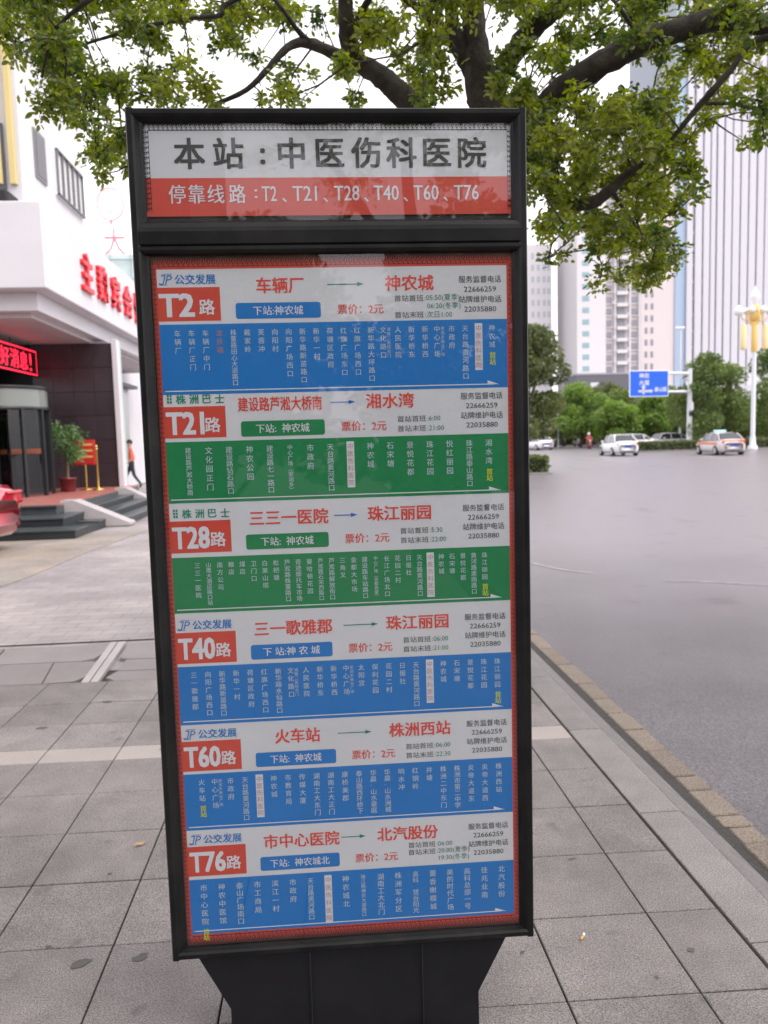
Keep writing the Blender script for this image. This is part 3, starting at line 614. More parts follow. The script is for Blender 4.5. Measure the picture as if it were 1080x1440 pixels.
# entrance platform and steps
PF = empty('entrance_platform', (-5, 15, 0), 0, 'raised hotel entrance floor of red granite with dark steps and pale sloping copings', 'steps')
def pb(mb, name, mt): mb.v = [(x+5, y-15, z) for x, y, z in mb.v]; return mb.build(name, mt, PF)
pb(MB().box(-30, 14.85, 0, -4.98, 21.45, .44), 'platform_base', dark_step)
pb(MB().add([(-30, 15.0, .47), (-5.0, 15.0, .47), (-5.0, 21.45, .47), (-30, 21.45, .47), (-30, 15.0, .441), (-5, 15, .441), (-5, 21.45, .441)], [(0, 1, 2, 3), (0, 4, 5, 1), (1, 5, 6, 2)]), 'red_floor', red_floor)
pb(MB().box(-30, 14.80, .441, -4.95, 14.998, .472, .004), 'step_nosing', dark_step)
for i, (y0, x1, z1) in enumerate([(14.1, -4.62, .30), (13.45, -4.22, .15)]):
    pb(MB().box(-30, y0, 0, x1, 14.84 if i == 0 else 14.09, z1-.03), 'step', mat('step_riser', (.025, .03, .033), .4)); pb(MB().box(-30, y0-.02, z1-.029, x1+.02, 14.84 if i == 0 else 14.08, z1, .004), 'tread', dark_step)
    pb(MB().box(-4.97, 14.851 if i == 0 else 14.1, 0, x1, 15.3, z1-.03), 'step', mat('step_riser', (.025, .03, .033), .4)); pb(MB().box(-4.94, 14.851, z1-.029, x1+.02, 15.3, z1, .004), 'tread', dark_step)
for i in range(3):     # flight towards the street
    x1 = -4.62+i*.38; z1 = .36-i*.115
    pb(MB().box(-4.979, 15.75+.002*i, 0, x1, 19.3-.002*i, z1-.03), 'step', mat('step_riser', (.025, .03, .033), .4)); pb(MB().box(x1-.36, 15.75, z1-.029, x1+.02, 19.3, z1, .004), 'tread', dark_step)
def cop(y0, y1, x0=-5.05, x1=-3.75):
    pb(MB().prism([(x0, .0), (x1, .0), (x1, .05), (x0+.25, .52), (x0, .52)], 'y', y0, y1), 'sloping_coping', light_stone)
cop(15.30, 15.74); cop(19.31, 19.75, x1=-3.9)
# revolving door drum
RDx, RDy = -7.35, 18.3
RV = empty('revolving_door', (RDx, RDy, .472), 0, 'round glass revolving door with dark frame posts at the hotel entrance', 'door')
MB().lathe([(1.12, 2.38), (1.16, 2.38), (1.16, 2.45), (1.12, 2.45)], n=40).build('drum_ring', frame_dark, RV)
MB().lathe([(1.10, 1.92), (1.16, 1.92), (1.16, 1.99), (1.10, 1.99), (1.10, 1.92)], n=40).build('drum_ring', frame_dark, RV)
MB().lathe([(1.13, 1.99), (1.13, 2.38)], n=40).build('fascia_glass', mat('drum_fascia', (.20, .22, .20), .15), RV)
MB().lathe([(0, 2.46), (1.14, 2.455)], n=32).build('drum_roof', frame_dark, RV)
for a0, a1 in ((-150, -100), (-55, -15), (15, 100)): MB().lathe([(1.12, .05), (1.12, 1.92)], n=8, a0=R(a0), a1=R(a1)).build('curved_pane', door_glass, RV)
for a in (-150, -100, -72, -40, -12, 20, 60, 100): MB().box(-.045, -.03, 0, .045, .03, 1.95, .005).build('drum_post', frame_dark, RV); o = KIDS[RV.name][-1]; o.location = (1.13*math.cos(R(a)), 1.13*math.sin(R(a)), 0); o.rotation_euler = (0, 0, R(a))
for a in (10, 100, 190, 280):
    wg = MB().box(.0, -.015, .05, .05, .015, 1.9).box(1.02, -.015, .05, 1.08, .015, 1.9).box(.05, -.015, .05, 1.02, .015, .13).box(.05, -.015, 1.82, 1.02, .015, 1.9).build('door_wing', frame_dark, RV); wg.rotation_euler = (0, 0, R(a))
    MB().box(.05, -.005, .13, 1.02, .005, 1.82).build('wing_glass', door_glass, wg); MB().box(.3, -.018, .95, .95, .018, 1.06).build('wing_sticker', mat('sticker_orange', (.65, .16, .06), .5), wg)
MB().lathe([(1.128, 1.00), (1.128, 1.12)], n=10, a0=R(-128), a1=R(-78)).build('orange_strip', mat('sticker_orange2', (.75, .25, .12), .5), RV)
MB().lathe([(1.128, 1.16), (1.128, 1.36)], n=4, a0=R(-102), a1=R(-88)).build('yellow_poster', mat('sticker_yellow', (.50, .50, .12), .5), RV)
hb(MB().box(-13, 20.2, .472, -8.2, 20.3, 4.2), 'shop_glass', dark_glass)

# potted plant, notice board, gold stanchion
def leaves(centers, radii, counts, L, W, rng, droop=.3, fold=.25, flat=1.0, shell=0.0):
    """numpy leaf cloud: returns (verts, faces)"""
    cs = np.repeat(np.array(centers, float), counts, 0); rs = np.repeat(np.array(radii, float), counts)
    n = len(cs); d = rng.normal(size=(n, 3)); d /= np.linalg.norm(d, axis=1)[:, None]
    rad = rng.random(n)**(1/3 if shell == 0 else 1/(3+3*shell)); d2 = d*rad[:, None]; d2[:, 2] *= flat
    p = cs+d2*rs[:, None]
    ax = rng.normal(size=(n, 3)); ax[:, 2] = ax[:, 2]*.5-droop; ax += d*.6; ax /= np.linalg.norm(ax, axis=1)[:, None]
    t = rng.normal(size=(n, 3)); t[:, 2] *= .5; s = np.cross(ax, t); s /= np.linalg.norm(s, axis=1)[:, None]; nn = np.cross(s, ax)
    ll = (L*rng.uniform(.65, 1.25, n))[:, None]; ww = (W*rng.uniform(.7, 1.2, n))[:, None]
    pts = []
    for a, b, c in ((0, 0, 0), (.33, .5, fold), (.72, .42, fold), (1, 0, -.05), (.72, -.42, fold), (.33, -.5, fold)):
        pts.append(p+ax*ll*a+s*ww*b+nn*ww*c*.6)
    v = np.stack(pts, 1).reshape(-1, 3); base = (np.arange(n)*6)[:, None]
    f = np.concatenate([base+np.array([0, 1, 2, 3]), base+np.array([0, 3, 4, 5])], 1).reshape(-1, 4)
    return v, f
def np_mesh(name, v, f, mt):
    me = bpy.data.meshes.new(name); me.vertices.add(len(v)); me.vertices.foreach_set('co', v.astype('f').ravel())
    me.loops.add(f.size); me.loops.foreach_set('vertex_index', f.astype('i').ravel()); me.polygons.add(len(f))
    me.polygons.foreach_set('loop_start', np.arange(0, f.size, 4, dtype='i')); me.update(calc_edges=True); me.validate(); me.materials.append(mt); return me
rng = np.random.default_rng(7)
PL = empty('potted_plant', (-6.15, 19.3, .472), 0, 'leafy green plant in a dark red pot beside the hotel door', 'plant')
MB().lathe([(0, 0), (.15, 0), (.17, .03), (.19, .30), (.205, .30), (.205, .34), (.18, .34), (.17, .30), (0, .30)], n=20).build('pot', mat('pot_red', (.16, .02, .025), .35), PL)
MB().tube([(0, 0, .3), (.02, 0, .6), (0, .03, .95), (.05, 0, 1.3)], [.04, .03, .025, .012], 8).tube([(0, .02, .8), (.2, 0, 1.1), (.4, 0, 1.25)], [.018, .012, .006], 6).tube([(0, 0, .9), (-.2, 0, 1.2), (-.28, .05, 1.45)], [.015, .01, .006], 6).build('stem', mat('stem', (.16, .12, .07), .8), PL)
cs = [(rng.uniform(-.35, .42), rng.uniform(-.25, .25), rng.uniform(1.05, 1.62)) for _ in range(16)]+[(rng.uniform(.0, .45), rng.uniform(-.2, .2), rng.uniform(.75, 1.1)) for _ in range(8)]
v, f = leaves(cs, [.16]*24, [26]*24, .12, .05, rng, .5); place('foliage', np_mesh('foliage', v, f, leaf_pot), PL, kind='stuff')
NB = empty('notice_board', (-5.86, 19.8, .472), 0, 'red notice board standing between potted plant and gold post at the dark wall', 'notice board')
MB().box(-.27, -.02, .62, .27, .02, 1.25, .03).build('board', mat('board_red', (.55, .03, .03), .4), NB)
MB().tube([(0, 0, .0), (0, 0, .64)], .02, 8).build('post', gold, NB); MB().lathe([(0, 0), (.16, 0), (.16, .02), (.02, .04)], n=16).build('foot', gold, NB)
for k in range(3): MB().box(-.2, -.024, 1.10-k*.15, .2, -.021, 1.15-k*.15).build('board_lettering', mat('board_yellow', (.75, .45, .12), .4), NB)
GS = empty('rope_post', (-5.52, 19.6, .472), 0, 'polished gold rope post with ball top at the end of the dark wall', 'rope post')
MB().lathe([(0, 0), (.15, 0), (.15, .02), (.03, .05), (.022, .08), (.022, .98), (.035, .99), (.035, 1.03), (.02, 1.04)], n=16).build('post', gold, GS)
MB().lathe([(.0, 1.03), (.03, 1.04), (.042, 1.07), (.03, 1.10), (0, 1.112)], n=16).build('ball', gold, GS)

# ================================================================== PEOPLE
def skin_person(name, J, E, mats, matfn, root, hair=None, loc=(0, 0, 0), rz=0, sub=1, **kw):
    """J: {joint: (x,y,z,r)}, E: edges; one continuous body mesh"""
    keys = list(J); idx = {k: i for i, k in enumerate(keys)}
    me = bpy.data.meshes.new(name); me.from_pydata([J[k][:3] for k in keys], [(idx[a], idx[b]) for a, b in E], [])
    o = bpy.data.objects.new(name, me); C.objects.link(o)
    sm = o.modifiers.new('s', 'SKIN'); sm.use_smooth_shade = True; sl = me.skin_vertices[0].data
    for k in keys:
        r_ = J[k][3]; sl[idx[k]].radius = (r_, r_) if not isinstance(r_, tuple) else r_
        sl[idx[k]].use_root = (k == root)
    sb = o.modifiers.new('u', 'SUBSURF'); sb.levels = sub; sb.render_levels = sub
    bpy.context.view_layer.update(); dg = bpy.context.evaluated_depsgraph_get()
    m2 = bpy.data.meshes.new_from_object(o.evaluated_get(dg)); bpy.data.objects.remove(o)
    m2.materials.clear()
    for q in mats: m2.materials.append(q)
    segs = [(a, b) for a, b in E]
    for p in m2.polygons:
        c = p.center; best = None
        for a, b in segs:
            A = Vector(J[a][:3]); B = Vector(J[b][:3]); t = max(0, min(1, (c-A).dot(B-A)/max(1e-9, (B-A).length_squared))); d = (c-(A+(B-A)*t)).length
            if best is None or d < best[0]: best = (d, a, b, t)
        p.material_index = matfn(best[1], best[2], best[3], c); p.use_smooth = True
    q = bpy.data.objects.new(name, m2); C.objects.link(q); q.location = loc; q.rotation_euler = (0, 0, rz)
    return tag(q, **kw)
# walking man in a salmon shirt: walks to the left, away from the sign (facing -x), right leg behind
J = dict(pel=(0, 0, .93, .13), sp=(0, 0, 1.10, .125), ch=(-.01, 0, 1.30, .145), nk=(-.02, 0, 1.44, .058), hd0=(-.035, 0, 1.53, .075), hd1=(-.04, 0, 1.62, .088), hd2=(-.035, 0, 1.68, .06),
 hl=(0, .09, .88, .095), kl=(-.17, .10, .50, .06), al=(-.28, .10, .11, .042), tl=(-.42, .11, .035, .035),
 hr=(0, -.09, .88, .095), kr=(.07, -.10, .48, .06), ar=(.30, -.10, .15, .042), tr=(.22, -.11, .04, .035),
 sl=(0, .17, 1.36, .06), el=(.10, .22, 1.09, .045), wl=(.02, .23, .86, .028), pl=(.0, .23, .79, .03),
 sr=(0, -.17, 1.36, .06), er=(.02, -.23, 1.08, .045), wr=(-.14, -.22, .92, .028), pr=(-.20, -.22, .88, .03))
E = [('pel', 'sp'), ('sp', 'ch'), ('ch', 'nk'), ('nk', 'hd0'), ('hd0', 'hd1'), ('hd1', 'hd2'), ('pel', 'hl'), ('hl', 'kl'), ('kl', 'al'), ('al', 'tl'), ('pel', 'hr'), ('hr', 'kr'), ('kr', 'ar'), ('ar', 'tr'),
     ('ch', 'sl'), ('sl', 'el'), ('el', 'wl'), ('wl', 'pl'), ('ch', 'sr'), ('sr', 'er'), ('er', 'wr'), ('wr', 'pr')]
for s, px, pz, dx in (('l', 0, .79, 0), ('r', -.20, .88, -.05)):
    for q in range(4):
        y = (1 if s == 'l' else -1)*.225+(q-1.5)*.018; a, b = s+'f%da' % q, s+'f%db' % q
        L_ = (.055, .065, .06, .045)[q]
        J[a] = (px+dx*.5, y, pz-.045, .009); J[b] = (px+dx*.5-.012+dx*.4, y, pz-.045-L_, .007); E += [('p'+s, a), (a, b)]
    J[s+'t1'] = (px-.035, (1 if s == 'l' else -1)*.215, pz-.02, .010); J[s+'t2'] = (px-.05, (1 if s == 'l' else -1)*.21, pz-.06, .008); E += [('p'+s, s+'t1'), (s+'t1', s+'t2')]
m_skin = mat('skin', (.42, .25, .18), .5); m_hair = mat('hair_black', (.012, .01, .01), .6); m_sal = mat('shirt_salmon', (.62, .13, .085), .7); m_blk = mat('trousers_black', (.02, .02, .028), .7); m_shoe = mat('shoe', (.015, .015, .015), .4)
def mf(a, b, t, c):
    if a in ('nk', 'hd0', 'hd1') or b in ('hd0',): return 0
    if (a in ('wl', 'wr', 'pl', 'pr') or a[:2] in ('lf', 'rf', 'lt', 'rt')) : return 0
    if a in ('el', 'er'): return 0 if t > .15 else 1
    if a in ('pel', 'sp', 'ch', 'sl', 'sr') and b not in ('hl', 'hr'): return 1 if c.z > .86 else 2
    if a in ('al', 'ar') or (a in ('kl', 'kr') and t > .93): return 3
    return 2
per = skin_person('person', J, E, [m_skin, m_sal, m_blk, m_shoe], mf, 'pel', loc=(-6.68, 27.9, .01), rz=.25, label='person in a salmon pink shirt and black trousers walking past the white hotel wall', cat='person')
mb = MB()
for r_, z in (): pass
bm = bmesh.new(); bmesh.ops.create_uvsphere(bm, u_segments=16, v_segments=10, radius=.105)
vs = [Vector((v.co.x*1.0-.022, v.co.y*.88, v.co.z*.95+1.655)) for v in bm.verts]; bm.verts.index_update()
fsx = [[v.index for v in f.verts] for f in bm.faces if f.calc_center_median().z > -.02 or f.calc_center_median().x > .03]
mb.add(vs, fsx, True); bm.free(); mb.build('hair', m_hair, per)
MB().tube([(-.125, 0, 1.635), (-.145, 0, 1.605), (-.125, 0, 1.60)], [.008, .014, .01], 6).build('nose', m_skin, per)
for s in (-1, 1): MB().tube([(-.03, s*.082, 1.60), (-.025, s*.094, 1.625), (-.03, s*.085, 1.65)], .011, 6).build('ear', m_skin, per); MB().tube([(-.118, s*.032, 1.64), (-.124, s*.032, 1.64)], .009, 6).build('eye', m_hair, per)

# ================================================================== CARS
def car_mesh(paint, L_=4.5, W_=1.76, H_=1.46, style=0, stripe=None):
    hw = W_/2; fx, rx = L_/2, -L_/2
    st_ = [(rx, .68, .40, .78), (rx+.04, .80, .30, .90), (rx+.18, .90, .22, 1.00), (rx+.55, .97, .19, 1.02), (rx+1.0, 1.0, .18, .98), (0, 1.0, .18, .96), (fx-1.45, .99, .18, .95), (fx-.95, .97, .19, .90), (fx-.4, .92, .20, .82), (fx-.12, .82, .26, .72), (fx-.02, .66, .36, .60)]
    body = MB(); prev = None; N_ = 14
    def sec(x, k, zl, zb):
        w_ = hw*k; h_ = zb-zl
        half = [(0, zl), (w_*.80, zl), (w_*.96, zl+h_*.15), (w_, zl+h_*.42), (w_*.985, zl+h_*.68), (w_*.93, zl+h_*.88), (w_*.80, zl+h_*.985), (w_*.4, zl+h_*1.02), (0, zl+h_*1.03)]
        return [(x, y, z) for y, z in half]+[(x, -y, z) for y, z in half[-2:0:-1]]
    secs = [sec(*s) for s in st_]; n = len(secs[0]); vs = [p for s in secs for p in s]; fs = []
    for i in range(len(secs)-1):
        for j in range(n): fs.append((i*n+j, i*n+(j+1) % n, (i+1)*n+(j+1) % n, (i+1)*n+j))
    fs += [tuple(range(n)), tuple(range((len(secs)-1)*n, len(secs)*n))[::-1]]
    body.add(vs, fs, True)
    # greenhouse glass and roof
    gx = [(rx+.42, 1.00, .78), (rx+1.02, H_-.07, .66), (rx+1.6, H_-.015, .67), (.25, H_-.01, .67), (.62, H_-.06, .66), (fx-1.25, .94, .78)]
    def gsec(x, zt, k, e=0):
        wb = hw*.90+e; wt = hw*k+e; zb = .93
        if zt < 1.05: wt = hw*.80
        half = [(wb, min(zb, zt-.01)), ((wb*.45+wt*.55), zb+(zt-zb)*.6), (wt, zt-.03), (wt*.8, zt+e), (0, zt+.012+e)]
        return [(x, y, z) for y, z in half]+[(x, -y, z) for y, z in half[-2::-1]]
    gl = MB(); S_ = [gsec(*g_) for g_ in gx]; n2 = len(S_[0]); vs = [p for s in S_ for p in s]
    gl.add(vs, [(i*n2+j, i*n2+j+1, (i+1)*n2+j+1, (i+1)*n2+j) for i in range(len(S_)-1) for j in range(n2-1)], False)
    rf = MB(); S2 = [gsec(*g_, .012) for g_ in gx[1:5]]
    for i in range(3):
        for j in range(2, n2-3):
            rf.quad(S2[i][j], S2[i][j+1], S2[i+1][j+1], S2[i+1][j])
    for s in (1, -1):     # pillars
        for a, b in (((rx+.42, .97), (rx+1.02, H_-.07)), ((fx-1.28, .93), (.62, H_-.06)), ((-.22, .93), (-.22, H_-.04)), ((rx+1.02, .97), (rx+1.12, H_-.05))):
            rf.tube([(a[0], s*(hw*.87), a[1]), ((a[0]+b[0])/2, s*hw*.80, (a[1]+b[1])/2+.02), (b[0], s*(hw*.67), b[1])], .032, 6)
    return body, gl, rf
def make_car(name, paint, loc, rz, label, cat, style=0, stripe=None, roofsign=None, L_=4.5, W_=1.76, H_=1.46, group=None, plate=True):
    c = empty(name, loc, rz, label, cat, group); hw = W_/2; fx, rx = L_/2, -L_/2
    body, gl, rf = car_mesh(paint, L_, W_, H_)
    body.build('body', paint, c); gl.build('window_glass', dark_glass, c); rf.build('roof', paint, c)
    wm = MB().tube([(0, -.1, 0), (0, .1, 0)], .315, 20).mesh('tyre', rubber); rm = MB().tube([(0, -.108, 0), (0, .108, 0)], .20, 14).mesh('rim', steel)
    for x in (rx+.85, fx-.85):
        for s in (1, -1): q = place('wheel', wm, c, (x, s*(hw-.09), .315)); place('rim', rm, q)
    tlm = mat('tail_red', (.45, .01, .015), .15); hlm = mat('head_clear', (.7, .7, .72), .1)
    for s in (1, -1):
        MB().box(rx+.03, s*(hw*.42), .74, rx+.22, s*(hw*.80), .88, .03).build('taillight', tlm, c)
        MB().box(fx-.38, s*(hw*.45), .60, fx-.10, s*(hw*.85), .72, .03).build('headlight', hlm, c)
        MB().box(.5, s*(hw+.0), .95, .66, s*(hw+.18), 1.08, .03).build('mirror', paint, c)
        for x in (-.75, .25): MB().box(x, s*(hw-.01), .80, x+.16, s*(hw+.02), .83, .005).build('door_handle', steel, c)
    if plate: MB().box(rx-.012, -.22, .58, rx+.05, .22, .68).build('number_plate', mat('plate_blue', (.02, .06, .4), .4), c)
    if plate: MB().box(rx+.03, -hw*.66, .26, rx+.15, hw*.66, .36, .03).build('bumper', mat('bumper_dark', (.05, .05, .05), .5), c)
    if stripe:
        for s in (1, -1): MB().box(rx+.6, s*(hw-.05), .68, fx-.7, s*(hw+.006), .86, .01).build('side_stripe', stripe, c)
        MB().box(rx+.02, -hw*.8, .90, rx+.3, hw*.8, .985, .02).build('tail_stripe', stripe, c)
    if roofsign: MB().box(-.12, -.38, H_+.01, .14, .38, H_+.16, .03).build('roof_sign', roofsign, c)
    return c
white_paint = mat('car_white', (.80, .80, .82), .25, coat=.6); silver_paint = mat('car_silver', (.62, .58, .58), .25, coat=.5); red_paint = mat('car_red', (.42, .012, .03), .16, coat=1)
orange_st = mat('taxi_orange', (.72, .22, .08), .3)
make_car('parked_car', red_paint, (-7.02, 12.2, 0), -.20+math.pi, 'glossy red car whose rounded end juts in beside the hotel steps', 'car', H_=1.42, plate=False)
make_car('white_car', white_paint, (21.2, 54.0, -.13), R(85), 'white saloon car driving off across the junction left of the long hedge', 'car', H_=1.5)
make_car('taxi', silver_paint, (26.3, 49.4, -.13), R(84), 'pale taxi with orange side stripe and a pale blue roof sign before the hedge', 'taxi', stripe=orange_st, roofsign=mat('roof_sign_blue', (.45, .70, .78), .4))
make_car('white_car', white_paint, (22.7, 80, -.13), R(100), 'small white car far off beside the black edge of the bus sign', 'car')
for i, (x, y, rz, pt, lb) in enumerate([(27.6, 68, 175, white_paint, 'white car half hidden behind the long hedge just left of the sign gantry pole'), (31.5, 69, 185, silver_paint, 'silver car half hidden behind the hedge between gantry pole and taxi')]):
    make_car('hidden_car', pt, (x, y, -.13), R(rz), lb, 'car')

# ================================================================== SCOOTERS AND THEIR RIDERS
def scooter(loc, rz, col, label):
    c = empty('scooter', loc, rz, label, 'scooter', 'scooters waiting at the far crossing'); pm = mat('scooter_'+col[0], col[1], .35)
    wm = MB().tube([(0, -.05, 0), (0, .05, 0)], .22, 14).mesh('tyre', rubber)
    for x in (-.55, .60): place('wheel', wm, c, (x, 0, .22))
    MB().prism([(-.78, .52), (-.70, .74), (-.05, .70), (-.0, .40), (-.45, .34)], 'y', -.15, .15).build('rear_body', pm, c)
    MB().box(-.68, -.13, .741, -.02, .13, .82, .03).build('seat', rubber, c); MB().box(-.10, -.15, .26, .36, .15, .34, .02).build('footboard', pm, c)
    MB().prism([(.36, .28), (.44, .28), (.56, .95), (.46, 1.0)], 'y', -.18, .18).build('leg_shield', pm, c)
    MB().tube([(.62, 0, .25), (.50, 0, .98)], .03, 8).tube([(.46, -.32, 1.02), (.50, 0, 1.0), (.46, .32, 1.02)], .016, 6).build('steering', steel, c); MB().box(.50, -.07, .82, .60, .07, .94, .02).build('headlight', lamp_white, c)
    return c
JR = dict(pel=(-.30, 0, .88, .13), ch=(-.26, 0, 1.22, .14), nk=(-.24, 0, 1.38, .055), h1=(-.23, 0, 1.50, .10), h2=(-.23, 0, 1.57, .095), kl=(.12, .15, .80, .07), al=(.08, .14, .38, .045), fl=(.22, .14, .36, .035), kr=(.12, -.15, .80, .07), ar=(.08, -.14, .38, .045), fr=(.22, -.14, .36, .035),
   sl=(-.25, .18, 1.30, .055), el=(.0, .26, 1.08, .042), wl=(.28, .28, 1.05, .03), hl=(.40, .28, 1.05, .03), sr=(-.25, -.18, 1.30, .055), er=(.0, -.26, 1.08, .042), wr=(.28, -.28, 1.05, .03), hr=(.40, -.28, 1.05, .03))
ER = [('pel', 'ch'), ('ch', 'nk'), ('nk', 'h1'), ('h1', 'h2'), ('pel', 'kl'), ('kl', 'al'), ('al', 'fl'), ('pel', 'kr'), ('kr', 'ar'), ('ar', 'fr'), ('ch', 'sl'), ('sl', 'el'), ('el', 'wl'), ('wl', 'hl'), ('ch', 'sr'), ('sr', 'er'), ('er', 'wr'), ('wr', 'hr')]
def mr_(a, b, t, c):
    if a in ('nk', 'h1'): return 0
    if a in ('wl', 'wr'): return 0
    if a in ('pel',) and b != 'ch' or a in ('kl', 'kr', 'al', 'ar'): return 2
    return 1
tops = dict(red=(.60, .06, .06), white=(.65, .65, .68), blue=(.05, .20, .50), grey=(.22, .22, .25), pink=(.60, .28, .32))
hel = dict(red=(.5, .05, .05), white=(.7, .7, .7), black=(.02, .02, .02), yellow=(.6, .5, .1))
riders = [(27.2, 77, -100, 'red', 'white', ('red', (.35, .05, .04)), 'rider in a red top on a dark red scooter left of the white car'), (27.3, 92, -80, 'white', 'white', ('grey', (.3, .3, .3)), 'rider in white with a white helmet on a grey scooter at the far crossing'),
  (30.6, 96, -95, 'grey', 'red', ('black', (.05, .05, .05)), 'rider in grey with a red helmet on a black scooter at the far crossing'), (31.6, 94, -85, 'white', 'black', ('cream', (.6, .55, .5)), 'rider in white with a black helmet on a cream scooter at the far crossing'),
  (34.6, 97, -100, 'blue', 'white', ('blue', (.05, .15, .4)), 'rider in blue on a blue scooter behind the white car at the far crossing'), (28.9, 95, -90, 'pink', 'yellow', ('green', (.1, .25, .15)), 'rider in pink with a yellow helmet on a green scooter at the far crossing')]
for (x, y, rz, tp, hm, sc, lb) in riders:
    sp = scooter((x, y, -.13), R(rz), sc, lb.replace('rider in', 'scooter carrying the rider in').split(' on a')[0]+', '+sc[0]+' bodywork')
    rd_ = skin_person('person', JR, ER, [m_skin, mat('top_'+tp, tops[tp], .7), m_blk], mr_, 'pel', loc=(x, y, -.13), rz=R(rz), label=lb, cat='person', group='scooter riders at the far crossing')
    mb = MB(); mb.lathe([(.13, 1.50), (.145, 1.58), (.12, 1.66), (.06, 1.70), (0, 1.71)], (-.235, 0, 0), 14); mb.build('helmet', mat('helmet_'+hm, hel[hm], .3), rd_)

# ================================================================== STREET FURNITURE ON THE RIGHT
GN = empty('gantry_sign', (32.35, 66, -.13), R(8), 'white cantilever pole carrying a blue direction sign over the junction', 'road sign')
MB().tube([(0, 0, 0), (0, 0, 3), (0, 0, 7.0)], [.26, .23, .18], 14).build('pole', post_white, GN); MB().lathe([(0, 0), (.42, 0), (.42, .06), (0, .07)], n=14).build('base_plate', post_white, GN)
for z in (5.02, 6.60): MB().tube([(0, 0, z), (-5.9, 0, z+.08)], [.13, .08], 10).build('arm', post_white, GN)
MB().box(-5.95, -.20, 4.62, -2.20, -.14, 6.88, .02).build('sign_border', mat('sign_white', (.75, .76, .80), .4), GN)
MB().box(-5.88, -.206, 4.69, -2.27, -.201, 6.81).build('sign_face', mat('sign_blue', (.0, .10, .62), .4), GN)
for i, s in enumerate(['神农', '大道']): text(s, P_palew, GN, 'sign_lettering', w=.95, h=.42, u=-4.55, z=6.42-i*.58, bold=.03, hook=-.21)
text('泰山路', P_palew, GN, 'sign_lettering', w=1.15, h=.40, u=-2.98, z=5.25, bold=.03, hook=-.21)
mb = MB(); v = -.209
mb.quad((-4.72, v, 4.86), (-4.50, v, 4.86), (-4.50, v, 5.45), (-4.72, v, 5.45)); mb.quad((-4.85, v, 5.42), (-4.37, v, 5.42), (-4.61, v, 5.68)); mb.quad((-5.10, v, 5.02), (-3.95, v, 5.02), (-3.95, v, 5.20), (-5.10, v, 5.20)); mb.quad((-3.95, v, 4.94), (-3.68, v, 5.11), (-3.95, v, 5.28)); mb.build('sign_arrows', P_palew, GN)
MB().tube([(0, -.2, 3.4), (0, -.2, 4.1)], .22, 10).build('signal_box', post_white, GN); MB().box(-.18, -.30, 2.9, .18, -.18, 3.3).build('small_sign', frame_dark, GN)
LP = empty('street_lamp', (33.55, 58, -.0), 0, 'tall ornate street lamp with gold scrollwork, white lanterns and hanging gold banners', 'street lamp')
MB().lathe([(.36, -.1), (.36, .15), (.24, .25), (.20, .8), (.17, 1.0), (.16, 7.6), (.14, 9.8)], n=16).build('post', post_white, LP)
MB().lathe([(.19, 7.4), (.24, 7.5), (.24, 9.6), (.19, 9.7)], n=14).build('gold_sleeve', gold_paint, LP)
MB().lathe([(.17, 9.7), (.40, 9.9), (.45, 10.25), (.28, 10.6), (.36, 10.8), (.15, 11.0)], n=14).build('gold_head', gold_paint, LP)
for s in (-1, 1):
    MB().tube([(0, 0, 10.0), (s*.5, 0, 9.75), (s*1.0, 0, 9.9), (s*1.15, 0, 10.2)], [.07, .06, .05, .04], 8).tube([(s*.35, 0, 10.6), (s*.8, 0, 10.5), (s*1.1, 0, 10.25)], .04, 6).build('arm', gold_paint, LP)
    MB().lathe([(0, 10.15), (.22, 10.2), (.42, 10.45), (.30, 10.7), (.08, 10.9), (0, 10.95)], (s*1.3, 0, 0), 14).build('lantern', lamp_white, LP)
    MB().lathe([(0, 7.55), (.2, 7.6), (.24, 7.7), (.24, 9.4), (.18, 9.5)], (s*.88, 0, 0), 12).build('hanging_tube', mat('banner_gold', (.80, .66, .36), .5), LP)
for a in range(4):
    MB().lathe([(0, 10.3), (.16, 10.35), (.26, 10.55), (.12, 10.8), (0, 10.85)], (.62*math.cos(R(45+a*90)), .62*math.sin(R(45+a*90)), 0), 10).build('lantern', lamp_white, LP)
MB().lathe([(.05, 11.0), (.12, 11.2), (.30, 11.45), (.33, 11.7), (.18, 12.0), (.05, 12.2), (0, 12.5)], n=14).build('top_lantern', lamp_white, LP)
mb = MB()
for a in range(2): mb.tube([(.62*math.cos(t)*(1 if a == 0 else .0)+0, .62*math.cos(t)*(0 if a == 0 else 1), 10.05+.62*math.sin(t)) for t in [R(q*20) for q in range(19)]], .05, 6)
mb.build('gold_hoop', gold_paint, LP)
TL = empty('thin_lamp', (33.4, 70, -.1), 0, 'slender white lamp post with a short head rising behind the gantry sign', 'street lamp')
MB().tube([(0, 0, 0), (0, 0, 11)], [.11, .07], 10).build('post', post_white, TL); MB().box(-.5, -.12, 10.95, .35, .12, 11.12, .03).build('lamp_head', lamp_white, TL)
for i, (x, y, lb) in enumerate([(27.4, 88, 'pale slim post standing among the far scooters'), (26.2, 93, 'pale slim post rising from the crowd near the bus sign edge')]):
    q = empty('slim_post', (x, y, -.13), 0, lb, 'post'); MB().tube([(0, 0, 0), (0, 0, 3.6)], .09, 8).build('post', post_white, q); MB().lathe([(.0, 3.6), (.16, 3.65), (.16, 3.9), (0, 4.0)], n=10).build('cap', lamp_white, q)

